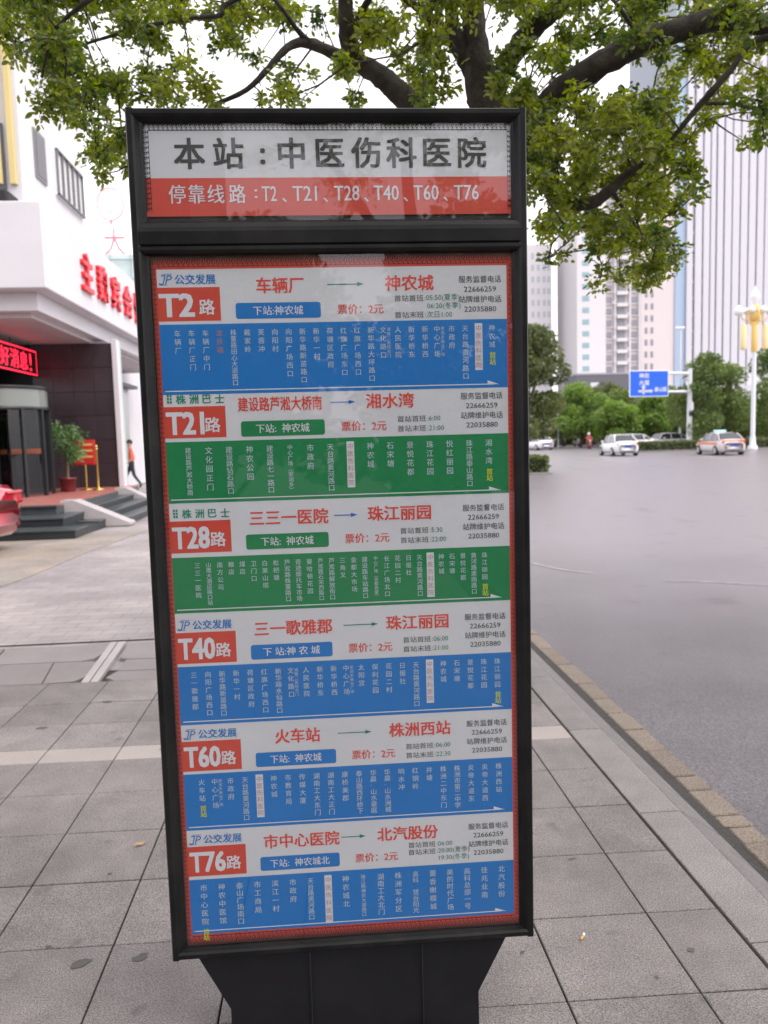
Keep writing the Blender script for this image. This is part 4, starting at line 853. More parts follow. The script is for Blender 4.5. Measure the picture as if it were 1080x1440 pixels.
# ================================================================== TREES
def hedge(name, x0, y0, x1, y1, z0, z1, label, n):
    h = empty(name, ((x0+x1)/2, (y0+y1)/2, z0), 0, label, 'hedge'); cx, cy = (x0+x1)/2, (y0+y1)/2
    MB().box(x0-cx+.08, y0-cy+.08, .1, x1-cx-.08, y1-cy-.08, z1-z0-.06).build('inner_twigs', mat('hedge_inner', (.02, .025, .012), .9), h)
    MB().box(x0-cx-.15, y0-cy-.15, -.02, x1-cx+.15, y1-cy+.15, .12, .02).build('kerb', granite_kerb, h)
    r_ = np.random.default_rng(n); P_ = []
    A = np.array([(y1-y0)*(z1-z0), (x1-x0)*(z1-z0), (x1-x0)*(y1-y0)]); A = A/A.sum(); k = r_.choice(3, n, p=A)
    u_ = r_.random((n, 3)); u_[k == 0, 0] = np.where(r_.random((k == 0).sum()) > .5, 0, 1); u_[k == 1, 1] = np.where(r_.random((k == 1).sum()) > .5, 0, 1); u_[k == 2, 2] = 1
    c = np.stack([x0-cx+u_[:, 0]*(x1-x0), y0-cy+u_[:, 1]*(y1-y0), .1+u_[:, 2]*(z1-z0-.1)], 1)
    v, f = leaves(c, [.05]*n, [1]*n, .16, .10, r_, 0); place('foliage', np_mesh('foliage', v, f, hedge_m), h, kind='stuff'); return h
hedge('clipped_hedge', 3.6, 31, 9.2, 34.5, -.13, .55, 'short clipped hedge end jutting out beside the right edge of the bus sign', 9000)
hedge('long_hedge', 25.2, 60, 62, 61.6, -.13, .62, 'long low clipped hedge on the median behind the taxi', 14000)
def far_tree(name, x, y, h, w, zb, mt, label, seed, n=4200, leaf=.30, group='trees lining the far side of the junction', cat='tree', lean=0):
    t = empty(name, (x, y, -.13), 0, label, cat, group); r_ = np.random.default_rng(seed); rr = random.Random(seed)
    MB().tube([(0, 0, -.1), (.05, 0, zb*.6), (lean*.3, .1, zb+.3*(h-zb)), (lean*.5, 0, zb+.7*(h-zb))], [.19, .15, .11, .04], 10).build('trunk', bark_far, t)
    cs, rs = [], []
    for i in range(34):
        a = rr.uniform(0, 6.28); q = rr.random(); zz = zb+(h-zb)*(.08+.84*q); k = math.sin(math.pi*min(1, .18+.80*q))**.7; d = w/2*.72*k*rr.random()**.5
        cs.append((d*math.cos(a)+lean*q*.5, d*math.sin(a), zz)); rs.append(rr.uniform(.16, .27)*w*.55)
    mb = MB()
    for c_ in cs[::3]: mb.tube([(lean*.2, 0, zb*.8), (c_[0]*.5, c_[1]*.5, (zb*.8+c_[2])/2), c_], [.07, .05, .02], 6)
    mb.build('limbs', bark_far, t)
    cnt = r_.multinomial(n, np.array(rs)**2/np.sum(np.array(rs)**2)); v, f = leaves(cs, rs, cnt, leaf, leaf*.6, r_, .2, flat=.8, shell=.5)
    place('crown', np_mesh('crown', v, f, mt), t, kind='stuff'); return t
far_tree('dark_tree', 9.3, 37, 7.4, 6.6, 1.5, leaf_dark, 'dark olive green tree rising beside the right edge of the bus sign', 1, 16000, .20, None)
far_tree('bushy_tree', 34.6, 67, 8.5, 8.2, .6, leaf_mid, 'broad bushy green tree behind the taxi, between gantry pole and ornate lamp', 2, 11000, .26, None)
far_tree('bushy_tree', 41.5, 68, 9.6, 8.0, .8, leaf_mid, 'bushy green tree at the right edge of the photo beyond the ornate lamp', 3, 8000, .28, None)
far_tree('bushy_tree', 38.5, 76, 7.4, 7.0, .8, leaf_dark, 'darker bushy tree filling in behind the ornate lamp post', 14, 5000, .3, None)
for i, (x, y, h, w_, zb, mt, lb) in enumerate([(29.4, 86, 7.2, 8.0, 1.8, leaf_bright, 'bright yellow green tree, largest of the round ones left of the blue sign'), (24.9, 88, 6.2, 6.0, 1.5, leaf_mid, 'mid green round tree next to the dark olive tree'),
    (32.0, 82, 5.0, 6.0, 1.5, leaf_bright, 'low bright yellow green tree right below the left end of the blue sign'), (37.0, 84, 5.6, 6.0, 1.6, leaf_bright, 'light green tree below the middle of the blue sign'),
    (40.0, 86, 6.6, 6.4, 1.6, leaf_mid, 'fresh green tree below the right end of the blue sign'), (33.8, 95, 7.8, 8.5, 1.4, leaf_dark, 'darker tree in the gap behind the round bright trees'),
    (22.0, 92, 5.6, 5.5, 1.4, leaf_dark, 'dark green tree low beside the sign edge in the distance'), (43.5, 97, 7.6, 7.5, 1.4, leaf_dark, 'dark tree behind the white gantry pole'), (38.5, 102, 8.0, 10, 1.2, leaf_dark, 'dark tree deep behind the blue sign'), (36.2, 91, 6.9, 7.5, 1.6, leaf_mid, 'mid green tree filling the gap left of the blue sign'), (29.5, 96, 7.0, 8, 1.4, leaf_mid, 'mid green tree rising behind the largest bright tree'), (43.5, 88, 6.2, 6.5, 1.4, leaf_bright, 'light green tree peeping out left of the gantry pole')]):
    far_tree('round_tree', x, y, h, w_, zb-.5, mt, lb, 20+i, 6500, .32)
# far-off wood under and between the trees
r_ = np.random.default_rng(5); n = 16000
c = np.stack([r_.uniform(14, 80, n), r_.uniform(108, 114, n), r_.uniform(0, 1, n)*(4.4+1.2*np.sin(np.linspace(0, 9, n)))], 1); v, f = leaves(c, [.5]*n, [1]*n, .8, .5, r_, .1)
tag(place('far_shrubs', np_mesh('far_shrubs', v, f, leaf_dark), None), 'dark band of shrubs closing the view behind the far crossing', 'shrubs', kind='stuff')

# ---- the street tree behind the sign, whose limbs fill the top of the picture
LIMBS=[
  [(1.14, 4.78, -0.02, 0.15), (1.13, 4.77, 0.3, 0.125), (1.12, 4.75, 1.43, 0.105), (1.12, 4.7, 2.37, 0.099), (1.09, 4.65, 2.86, 0.103), (1.06, 4.6, 3.16, 0.106), (1.03, 4.6, 3.4, 0.106), (0.98, 4.55, 3.57, 0.096), (0.94, 4.5, 3.74, 0.07), (0.92, 4.45, 3.94, 0.057), (0.9, 4.4, 4.13, 0.049), (0.99, 4.3, 4.39, 0.036)] ,
  [(0.99, 4.56, 3.54, 0.067), (0.9, 4.55, 3.65, 0.054), (0.85, 4.5, 3.73, 0.05), (0.8, 4.45, 3.83, 0.045), (0.8, 4.4, 3.99, 0.036), (0.72, 4.3, 4.18, 0.024)] ,
  [(0.89, 4.56, 3.66, 0.042), (0.78, 4.5, 3.78, 0.033), (0.65, 4.4, 3.84, 0.028), (0.54, 4.3, 3.85, 0.02), (0.41, 4.2, 3.9, 0.012)] ,
  [(1.07, 4.6, 3.5, 0.068), (1.13, 4.55, 3.65, 0.067), (1.21, 4.4, 3.74, 0.065), (1.33, 4.3, 3.82, 0.059), (1.42, 4.2, 3.9, 0.054), (1.61, 4.0, 4.08, 0.037)] ,
  [(1.1, 4.66, 3.02, 0.094), (1.23, 4.6, 3.26, 0.085), (1.35, 4.4, 3.4, 0.085), (1.47, 4.25, 3.46, 0.078), (1.65, 4.1, 3.52, 0.072), (1.81, 3.95, 3.53, 0.065), (2.01, 3.85, 3.55, 0.057), (2.14, 3.75, 3.48, 0.048), (2.29, 3.6, 3.35, 0.04), (2.46, 3.4, 3.23, 0.022)] ,
  [(1.13, 4.6, 3.18, 0.059), (1.24, 4.5, 3.15, 0.05), (1.3, 4.4, 3.04, 0.049), (1.3, 4.3, 2.89, 0.047), (1.35, 4.25, 2.81, 0.047), (1.49, 4.2, 2.78, 0.039), (1.59, 4.15, 2.84, 0.034), (1.66, 4.1, 2.9, 0.023), (1.72, 4.0, 2.93, 0.015)] ,
  [(0.99, 4.65, 3.04, 0.086), (0.8, 4.6, 3.22, 0.08), (0.62, 4.5, 3.36, 0.079), (0.5, 4.4, 3.42, 0.073), (0.39, 4.35, 3.49, 0.064), (0.26, 4.3, 3.55, 0.055), (0.21, 4.2, 3.6, 0.05), (0.2, 4.1, 3.69, 0.045), (0.19, 4.0, 3.82, 0.037), (0.15, 3.8, 3.95, 0.024)] ,
  [(0.33, 4.33, 3.52, 0.04), (0.17, 4.3, 3.57, 0.036), (0.0, 4.25, 3.61, 0.031), (-0.1, 4.2, 3.56, 0.023), (-0.2, 4.2, 3.46, 0.019), (-0.32, 4.2, 3.35, 0.015), (-0.5, 4.25, 3.29, 0.012), (-0.62, 4.3, 3.22, 0.008)] ,
  [(0.21, 4.24, 3.59, 0.027), (0.27, 4.2, 3.71, 0.023), (0.34, 4.1, 3.78, 0.019), (0.46, 4.0, 3.89, 0.011)] ,
  [(0.03, 4.25, 3.6, 0.02), (-0.05, 4.2, 3.65, 0.015), (-0.12, 4.1, 3.7, 0.011), (-0.19, 4.0, 3.73, 0.011)] ,
  [(0.19, 4.05, 3.75, 0.026), (-0.1, 3.9, 3.71, 0.022), (-0.37, 3.9, 3.61, 0.014), (-0.4, 3.9, 3.56, 0.014), (-0.54, 3.95, 3.57, 0.011), (-0.79, 4.0, 3.55, 0.011), (-1.08, 4.1, 3.52, 0.008)] ,
  [(-0.1, 3.9, 3.71, 0.018), (-0.53, 3.7, 3.64, 0.017), (-0.84, 3.7, 3.57, 0.014), (-1.13, 3.8, 3.44, 0.01), (-1.24, 3.9, 3.27, 0.007)] ,
  [(2.29, 3.6, 3.35, 0.023), (2.12, 3.7, 3.38, 0.017), (2.03, 3.75, 3.27, 0.017), (1.95, 3.8, 3.18, 0.021), (1.9, 3.85, 3.12, 0.018), (1.82, 3.9, 3.02, 0.014), (1.77, 3.95, 2.95, 0.011)] ,
  [(1.94, 3.82, 3.14, 0.011), (2.1, 3.8, 3.13, 0.01), (2.24, 3.75, 3.05, 0.007), (2.3, 3.7, 2.98, 0.007)] ,
  [(1.59, 4.15, 2.84, 0.015), (1.69, 4.2, 2.73, 0.012), (1.81, 4.25, 2.63, 0.008)] ,
  [(1.72, 4.05, 3.53, 0.015), (1.57, 4.0, 3.68, 0.011), (1.48, 3.95, 3.72, 0.011)] ,
]
CROWN=[
 (-1.23,3.91,3.68,0.1),(-1.81,5.2,4.27,0.18),(-0.89,4.15,3.79,0.12),(-1.78,5.46,4.52,0.13),(-0.82,3.99,3.53,0.13),(-1.61,5.31,4.25,0.17),(-0.95,4.94,4.26,0.15),(-1,3.78,3.6,0.11),
 (-0.78,4.2,3.62,0.12),(-1,5.3,4.27,0.18),(-1.18,4.46,3.89,0.13),(-1.22,3.69,3.51,0.12),(-1.65,4.67,3.92,0.12),(-1.08,3.99,3.66,0.15),(-1.17,4.15,3.79,0.13),(-1.39,4.72,3.91,0.12),
 (-0.76,4.06,3.77,0.09),(-0.92,4.26,3.72,0.1),(-1.64,5,4.15,0.1),(-1.06,5.52,4.23,0.18),(-1.84,5.15,4.29,0.19),(-1.5,5.24,4.09,0.16),(-1.18,3.87,3.64,0.11),(-1.05,3.62,3.3,0.09),
 (-1.52,4.32,3.89,0.14),(-1.35,4.45,3.98,0.16),(-1.26,3.94,3.71,0.08),(-1.06,4.58,4.04,0.1),(-1.47,4.66,3.79,0.1),(-0.97,4.56,3.94,0.17),(-0.66,4.44,3.93,0.07),(-0.69,4.6,3.91,0.1),
 (-0.67,4.02,3.73,0.07),(-0.56,3.7,3.45,0.06),(-0.4,4.41,3.88,0.11),(-0.48,5.09,4.22,0.11),(-0.68,5.35,4.5,0.09),(-0.47,4.91,4.07,0.09),(-1.39,4.66,3.67,0.11),(-1.7,5.45,4.02,0.1),
 (-1.57,5.52,4.19,0.14),(-1.19,3.86,3.4,0.1),(-1.12,3.94,3.34,0.07),(-1.71,5.46,4.05,0.13),(-1.25,3.63,3.29,0.09),(-1.51,5.17,4.01,0.12),(-1.17,4,3.39,0.1),(-1.26,5.15,3.79,0.11),
 (-0.98,3.67,3.12,0.05),(-1.22,4.82,3.62,0.1),(-1.4,4.65,3.57,0.1),(-1.2,3.77,3.11,0.08),(-1.09,4.22,3.38,0.09),(-1.11,3.79,3.18,0.09),(-1.41,4.62,3.51,0.1),(-1.01,3.73,3.1,0.08),
 (-1.29,5.27,3.68,0.06),(-1.49,5.35,3.64,0.06),(-1.26,4.28,3.28,0.06),(-0.97,3.61,2.96,0.05),(-1.3,5.03,3.4,0.07),(-1.3,5.3,3.59,0.06),(-1.25,4.85,3.29,0.08),(-1.27,5.43,3.53,0.07),
 (-1.33,5.34,3.44,0.07),(-0.88,3.88,2.97,0.05),(-0.88,3.87,3,0.06),(-1.03,3.96,2.93,0.05),(-0.96,4.3,3.01,0.05),(-1.29,5.47,3.47,0.06),(-1.08,4.2,2.93,0.04),(-1.38,5.26,3.41,0.07),
 (-0.68,3.92,3.23,0.07),(-1,5.48,4.01,0.08),(-0.86,4.9,3.6,0.05),(-0.94,5.26,3.83,0.08),(-0.95,4.8,3.57,0.06),(-0.68,4.06,3.32,0.05),(-1.06,5.4,3.93,0.09),(-0.96,4.17,3.33,0.07),
 (-1.08,4.68,3.61,0.07),(-1.19,5.5,3.87,0.08),(-1.22,5.55,3.97,0.07),(-0.49,4.22,3.31,0.05),(-0.9,5.46,4.02,0.05),(-0.5,4.08,3.28,0.04),(-0.8,5.18,3.7,0.05),(-0.55,4.12,3.35,0.06),
 (-0.52,3.66,3.23,0.03),(-0.85,5.58,4.12,0.05),(-0.54,5.06,4.02,0.07),(-0.44,5.04,4,0.08),(-0.44,4.7,3.87,0.07),(-0.43,4.57,3.89,0.07),(-0.48,4.11,3.65,0.06),(-0.12,4.26,3.78,0.1),
 (-0.15,5.35,4.43,0.07),(-0.26,3.91,3.55,0.06),(0.09,4.71,3.99,0.07),(-0.1,5.25,4.3,0.08),(0.19,5.47,4.42,0.13),(-0.14,4.77,4.02,0.11),(-0.24,4.21,3.77,0.1),(-0.1,3.67,3.09,0.04),
 (-0.13,4.92,3.79,0.06),(-0.24,4.28,3.34,0.04),(-0.05,5.37,3.8,0.06),(-0.11,4.65,3.55,0.05),(0.02,5.03,3.81,0.03),(-0.16,4.1,3.35,0.04),(-0.34,5.42,4.06,0.06),(0.29,5.25,3.94,0.07),
 (0.2,4.85,3.78,0.06),(0.18,3.67,3.24,0.04),(0.21,5.38,3.99,0.05),(0.25,4.38,3.39,0.04),(0.27,5.55,4.1,0.05),(0.29,4.98,3.63,0.04),(0.63,3.95,3.52,0.07),(0.29,4.15,3.59,0.1),
 (0.82,5.28,4.25,0.1),(0.49,4.62,3.87,0.07),(0.4,5.43,4.35,0.09),(0.47,5.57,4.31,0.08),(0.48,5.47,4.41,0.08),(0.56,3.83,3.43,0.07),(0.42,3.93,3.55,0.09),(0.54,5.54,4.28,0.08),
 (0.56,5.41,4.28,0.11),(0.39,5.04,4.03,0.07),(0.29,4.01,3.54,0.06),(0.41,5.57,4.41,0.09),(0.65,3.94,3.37,0.08),(0.64,4.97,3.65,0.1),(1,5.01,3.97,0.1),(0.68,4,3.27,0.05),
 (0.58,4.68,3.68,0.08),(0.73,5.12,3.78,0.1),(0.47,4.08,3.49,0.05),(0.7,4.29,3.58,0.07),(0.57,3.98,3.3,0.08),(0.52,3.65,3.09,0.05),(0.7,5.48,3.91,0.1),(0.79,5.04,3.99,0.07),
 (0.66,4.53,3.71,0.07),(0.52,3.66,3.22,0.04),(0.79,3.83,3.61,0.09),(0.63,4.56,4.03,0.12),(1.13,4.83,4.18,0.1),(0.66,3.65,3.53,0.09),(0.58,3.68,3.52,0.07),(0.52,4.23,3.88,0.09),
 (0.92,4.95,4.3,0.11),(0.71,4.12,3.73,0.11),(0.62,4.33,3.9,0.1),(0.84,3.84,3.68,0.09),(2.04,3.69,3.54,0.13),(2.48,5.04,4.27,0.12),(2.74,4.97,4.36,0.18),(1.59,3.52,3.45,0.09),
 (1.77,4.34,3.83,0.11),(1.75,5.18,4.31,0.19),(1.51,4.46,3.98,0.1),(2.32,4.27,3.81,0.1),(1.06,3.97,3.71,0.14),(2.06,3.8,3.54,0.13),(1.94,3.42,3.35,0.13),(1.02,4.25,3.88,0.13),
 (1.26,4.66,4.04,0.15),(1.48,3.53,3.46,0.11),(1.93,4.92,4.3,0.12),(1.61,4.57,4.06,0.12),(1.48,5.31,4.39,0.12),(1.25,4.25,3.8,0.13),(1.54,4.45,3.99,0.15),(1.6,3.74,3.63,0.12),
 (1.87,4.56,3.99,0.14),(2.1,4.77,4.21,0.17),(2.02,4.07,3.68,0.12),(1.39,4.03,3.77,0.11),(1.05,4.14,3.42,0.06),(1.46,5,3.87,0.1),(0.95,3.59,3.07,0.05),(1.64,5.13,4.04,0.07),
 (0.91,3.85,3.23,0.07),(1,3.88,3.16,0.06),(0.98,3.58,3.1,0.06),(1.03,3.41,3.19,0.05),(1.44,4.51,3.61,0.09),(1.51,4.76,3.75,0.08),(1.08,4.55,3.64,0.09),(1.34,4.86,3.57,0.08),
 (1.03,3.82,3.39,0.06),(1.03,4.31,3.56,0.06),(1.75,4.04,3.56,0.1),(2.22,5.23,4.13,0.1),(1.8,5.36,4.18,0.13),(2.17,4.84,3.97,0.09),(2.4,5.25,4.2,0.11),(1.87,5.16,4.19,0.08),
 (1.57,3.77,3.44,0.07),(1.67,4.24,3.64,0.08),(1.97,5.13,4.09,0.08),(1.39,4.34,3.71,0.1),(1.79,4.12,3.67,0.07),(1.7,4.72,3.9,0.1),(2.72,5.34,3.99,0.1),(2.21,4.42,3.58,0.06),
 (2.29,4.88,3.78,0.09),(1.7,3.77,3.36,0.06),(2.38,5.31,4.11,0.06),(2.46,5.04,3.96,0.06),(2.18,5.08,3.65,0.14),(1.37,3.53,2.98,0.07),(1.39,3.85,3.02,0.1),(1.63,3.75,3.12,0.09),
 (1.05,3.84,3.12,0.1),(1.25,4.55,3.35,0.1),(1.59,4.08,3.12,0.12),(1.44,3.59,3.04,0.08),(2.31,5.16,3.63,0.14),(1.54,4.38,3.34,0.09),(1.64,4.68,3.5,0.13),(2.28,5.05,3.45,0.13),
 (2.18,5.24,3.64,0.14),(1.27,4.31,3.33,0.09),(1.86,4.13,3.18,0.12),(1.53,3.94,3.16,0.1),(1.42,5.16,3.61,0.13),(1.23,3.72,2.93,0.1),(2.06,4.78,3.33,0.14),(1.63,4.63,3.36,0.12),
 (1.1,3.54,2.88,0.09),(1.2,3.59,3.04,0.08),(1.88,4.94,3.56,0.14),(1.22,3.94,3.04,0.1),(2.11,4.6,3.48,0.1),(1.25,4.09,3.16,0.12),(2.22,5.33,3.74,0.16),(1.06,3.46,2.87,0.08),
 (1.42,4.46,2.94,0.1),(1.34,4.43,3.14,0.09),(2.31,5.23,3.3,0.11),(1.81,4.37,2.9,0.11),(1.61,4.9,3.33,0.12),(2,4.38,2.84,0.1),(2.11,4.49,3.19,0.09),(1.75,4.42,2.97,0.08),
 (1.26,4.04,2.93,0.07),(1.74,4.34,3.02,0.08),(1.75,4.27,3.04,0.08),(1.46,3.51,2.85,0.08),(1.58,3.47,2.79,0.09),(1.85,4.94,3.29,0.12),(1.28,4.24,3.11,0.1),(1.6,4.55,3.12,0.09),
 (1.9,5.38,3.5,0.12),(1.85,4.29,2.89,0.11),(1.72,4.93,3.06,0.09),(1.51,4.94,3.14,0.11),(1,3.48,2.65,0.09),(2.21,5.36,3.42,0.13),(1.49,5.36,3.37,0.12),(1.95,4.22,3.11,0.08),
 (2.3,5.24,3.16,0.12),(1.73,3.92,2.72,0.09),(1.59,3.74,2.72,0.1),(1.17,4.17,2.99,0.08),(1.13,3.93,2.82,0.08),(1.52,5.12,3.22,0.09),(1.38,4.18,2.8,0.07),(2.23,5.16,3.25,0.11),
 (1.23,3.97,2.75,0.09),(1.48,4.28,3.05,0.1),(1.82,4.8,3.08,0.12),(1.75,5.22,3.21,0.13),(1.44,4.07,2.89,0.1),(1.74,5.1,3.19,0.11),(2.37,4.6,3.82,0.08),(2.57,4.3,3.49,0.07),
 (2.33,4.2,3.56,0.08),(2.85,4.9,3.78,0.1),(2.22,3.8,3.43,0.08),(1.9,3.91,3.42,0.06),(2.27,4.13,3.62,0.07),(2.56,4.34,3.74,0.08),(2.02,4.12,3.55,0.07),(2.32,4.28,3.58,0.07),
 (2.59,4.71,3.81,0.07),(2.35,4.49,3.6,0.06),(2.4,4.7,3.76,0.1),(3.01,5.39,3.79,0.05),(1.9,3.46,3.02,0.03),(2.63,4.99,3.69,0.05),(2.52,4.79,3.58,0.07),(2.04,3.48,3.01,0.05),
 (2.69,4.86,3.68,0.05),(2.07,3.54,2.98,0.03),(2.15,3.67,2.93,0.03),(2.55,4.55,3.23,0.03),(2.41,4.08,3.2,0.04),(3.02,5.19,3.59,0.04),(3.06,5.32,3.52,0.05),(2.74,5.38,3.76,0.03),
 (2.1,4.12,3.18,0.04),(2.29,4.48,3.34,0.03),(1.14,3.53,2.48,0.04),(1.51,5.09,2.9,0.06),(1.43,4.75,2.8,0.05),(1.57,5.13,2.94,0.05),(1.58,5.38,2.92,0.05),(1.48,5.16,2.94,0.05),
 (1.53,4.89,2.9,0.05),(1.91,4.84,2.92,0.06),(1.86,4.36,2.67,0.05),(1.35,3.86,2.58,0.05),(1.54,3.73,2.6,0.07),(1.47,4,2.59,0.06),(2.29,5.14,2.92,0.09),(2.04,4.31,2.78,0.06),
 (1.94,5.26,2.89,0.08),(1.68,4.97,2.9,0.08),(1.64,4.11,2.59,0.06),(1.73,4.86,2.92,0.08),(1.91,5.36,3,0.08),(2.08,5.19,2.88,0.07),(1.48,4.46,2.82,0.07),(1.92,4.72,2.8,0.07),
 (1.55,4.02,2.62,0.07),(1.56,3.52,2.45,0.07),(1.78,4.34,2.61,0.05),(2.27,5.09,2.79,0.07),(2.25,4.84,2.62,0.05),(1.72,4.06,2.52,0.06),(1.66,3.67,2.35,0.05),(2.32,5.15,2.8,0.06),
 (1.89,4.85,2.71,0.06),(1.51,3.91,2.48,0.04),(2.3,5.2,2.72,0.07),(1.52,4.12,2.54,0.06),(2.27,4.86,2.72,0.08),(1.77,4.07,2.43,0.05),(1.84,4.66,2.48,0.05),(1.58,3.66,2.28,0.04),
 (1.6,3.66,2.3,0.03),(1.86,4.49,2.51,0.04),(1.52,4.1,2.42,0.03),(1.6,3.67,2.33,0.03),(2.08,5.04,2.55,0.04),(1.8,4.97,2.52,0.02),(1.46,4,2.3,0.02),(2.21,5.26,2.55,0.03),
 (1.98,4.53,2.43,0.03),(1.13,3.76,2.4,0.02),(1.38,4.34,2.55,0.03),(1.88,3.94,2.85,0.04),(1.74,3.51,2.66,0.03),(2.12,4.42,2.9,0.04),(2.1,4.25,2.83,0.03),(2.26,4.68,3.18,0.06),
 (1.74,3.6,2.77,0.05),(1.97,4.29,3.04,0.06),(2,4.16,3.08,0.05),(1.74,3.6,2.76,0.05),(3.72,5.46,5.79,0.25),(-2.46,4.56,5.4,0.25),(5.13,3.55,5.28,0.2),(3.85,2.04,6.85,0.18),
 (-3.18,6.43,4.52,0.22),(3.47,1.64,4.21,0.24),(4.54,6.86,4.94,0.24),(-1.44,1.52,5.81,0.18),(-3.87,3.75,5,0.17),(1.18,5.58,6.28,0.21),(0.03,1.99,4.65,0.25),(-0.85,0.23,5.18,0.21),
 (-2.6,4.67,6.83,0.2),(0.38,4.97,7.37,0.2),(2.66,1.91,7.67,0.24),(3.18,2.52,5.07,0.23),(-0.55,5.43,7.16,0.24),(-1.98,3.83,7.49,0.16),(0.94,3.76,7.89,0.17),(0.05,4.41,5.33,0.2),
 (3.05,3.64,4.19,0.24),(4.13,2.66,5.98,0.25),(-2.49,5.24,5.59,0.17),(3.11,6.63,7.6,0.25),(0.01,6.41,7.46,0.18),(-1.86,0.23,4.76,0.18),(-0.47,3.76,5.93,0.21),(-3.2,2.12,4.26,0.16),
 (0.44,6.53,7.73,0.24),(3.47,2.41,7.51,0.25),(3.87,4.63,4.79,0.2),(-3.7,2.48,4.8,0.26),(-2.87,2.83,3.82,0.21),(-0.52,2.16,4.03,0.21),(-2.31,2.85,5.36,0.15),(3.49,0.61,3.95,0.16),
 (-0.81,1.13,5.03,0.2),(3.19,7.13,6.21,0.25),(-2.1,1.84,3.78,0.2),(-3.01,2.78,5.04,0.25),(2.7,3.89,7.73,0.2),(0.3,3.94,3.91,0.24),(-2.96,3.39,6.34,0.2),(2.84,-0.39,5.14,0.19),
 (3.5,4.39,5.24,0.16),(2.79,7.13,7.16,0.22),(5.4,5.69,3.95,0.23),(5.46,5.97,5.77,0.18),(-1.86,3.36,4.42,0.18),(1.34,1.61,5.16,0.25),(-2.94,5.34,3.84,0.23),(-1.37,5.25,5.79,0.16),
 (-0.97,6.9,5.61,0.18),(3.16,1.77,5.48,0.21),(1.34,1.49,6.72,0.18),(-1.01,5.93,6.19,0.23),(-3.33,5.75,4.99,0.16),(2.65,0.94,4.6,0.18),(1.86,3.54,7.53,0.15),(3.63,1.76,4.17,0.17),
 (2.25,2.37,6.27,0.23),(-2.18,2.4,6.06,0.24),(-2.51,0.83,4.65,0.18),(-3.08,2.12,5.95,0.15),(0.49,0.34,4.37,0.2),(-2.31,6.21,5.87,0.15),(2.21,1.21,4.47,0.21),(0.07,6.06,6.28,0.14),
 (4.31,2.45,4.82,0.25),(0.36,4.1,6.93,0.15),(0.23,8.27,6.64,0.25),(1.81,2.4,6.12,0.15),(-0.08,1.15,6.61,0.15),(-2.53,4.53,3.8,0.22),(4.32,6.77,6.28,0.19),(1.98,1.24,4,0.22),
 (2.79,1.86,6.49,0.16),(5.99,3.66,3.67,0.22),(4.26,2.79,3.97,0.23),(-2.14,4.38,3.87,0.17),(2.36,1.15,6.05,0.22),(5.03,4.91,3.72,0.2),(5.12,2.25,5,0.25),(3.46,5.05,6.07,0.26),
 (1.76,1.48,6.38,0.16),(-0.56,4,7.31,0.22),(0.01,3.26,7.4,0.22),(-0.17,5.36,7.15,0.17),(1.86,0.54,5.31,0.19),(-2.08,3.14,6.78,0.26),(-1.49,3.57,4.46,0.22),(-0.41,3.76,4.09,0.18),
 (-2.37,3.31,4.95,0.17),(-2.99,1.92,5.32,0.2),(-0.1,1.42,7.16,0.14),(4.85,5.43,6.18,0.22),(4.11,0.47,5,0.15),(1.31,2.16,3.87,0.23),(-0.49,0.38,4.1,0.23),(1.03,8.07,6.71,0.18),
 (1.48,3.38,7.17,0.16),(-1.47,1.56,6.07,0.21),(3.57,6.53,6.78,0.14),(-0.73,2.64,5.75,0.16),(-0.66,3.9,5.4,0.16),(-0.44,1.63,7.5,0.24),(4.56,3.09,6.96,0.25),(3.62,3.21,5.63,0.23),
 (-0.56,4.19,7.78,0.19),(2.56,3.4,3.6,0.25),(3.16,1.89,5.57,0.25),(-2.15,5.13,6.45,0.22),(-0.52,4.22,8.16,0.16),(-1.67,2.9,3.83,0.17),(-2.39,4.05,3.85,0.18),(4.42,0.96,5.8,0.17),
 (-0.77,2.6,7.84,0.17),(-2.64,2.37,4.06,0.23),(-3.4,4.98,6.09,0.23),(2.78,5.96,6.73,0.15),(-3.86,3.79,5.8,0.15),(3.61,2.29,4.21,0.21),(0.66,4.5,4.99,0.16),(3.62,5.21,3.72,0.19),
 (-2.99,3.74,4.74,0.25),(4.56,4.91,6.02,0.2),(4.52,2.67,4.13,0.15),(0.34,4.03,5.37,0.23),(0.07,5.7,5.67,0.19),(-2.43,4.93,4.09,0.23),(-0.66,7.58,6.64,0.21),(-2.18,4.76,6.2,0.23),
 (-0.08,5.34,6.93,0.18),(2,2.73,7.59,0.25),(1.94,6.95,7.11,0.25),(-1.45,5.19,4.75,0.17),(3.6,0.77,4.79,0.23),(2,1.97,7.73,0.21),(3.91,5.69,5.16,0.16),(3.81,4.51,7.76,0.22),
 (1.61,3.26,7.24,0.17),(-0.34,7.24,6.02,0.24),(-1.34,0.69,4.65,0.22),(2.42,7.28,6.66,0.22),(1.28,6.73,7,0.15),(-3.65,3.78,4.54,0.14),(0.78,-0.27,5.79,0.25),(2.98,5.11,6.14,0.23),
 (-3.53,6.58,5.52,0.2),(-1.94,6.9,6.47,0.25),(4.52,3.54,4.51,0.23),(1.55,7.08,6.38,0.25),(5.44,6.68,5.06,0.17),(3.69,4.96,3.61,0.18),(0.12,0.69,4.7,0.26),(3.98,1.73,4.84,0.19),
 (4.91,6.41,6.52,0.22),(-1,1.37,5.9,0.18),(0.56,5.8,6.33,0.21),(4.14,6.01,5.89,0.21),(3.64,1.62,6.68,0.24),(2.68,4.14,7.39,0.19),(-0.12,-0.15,4.03,0.15),(3.51,7.13,6.18,0.15),
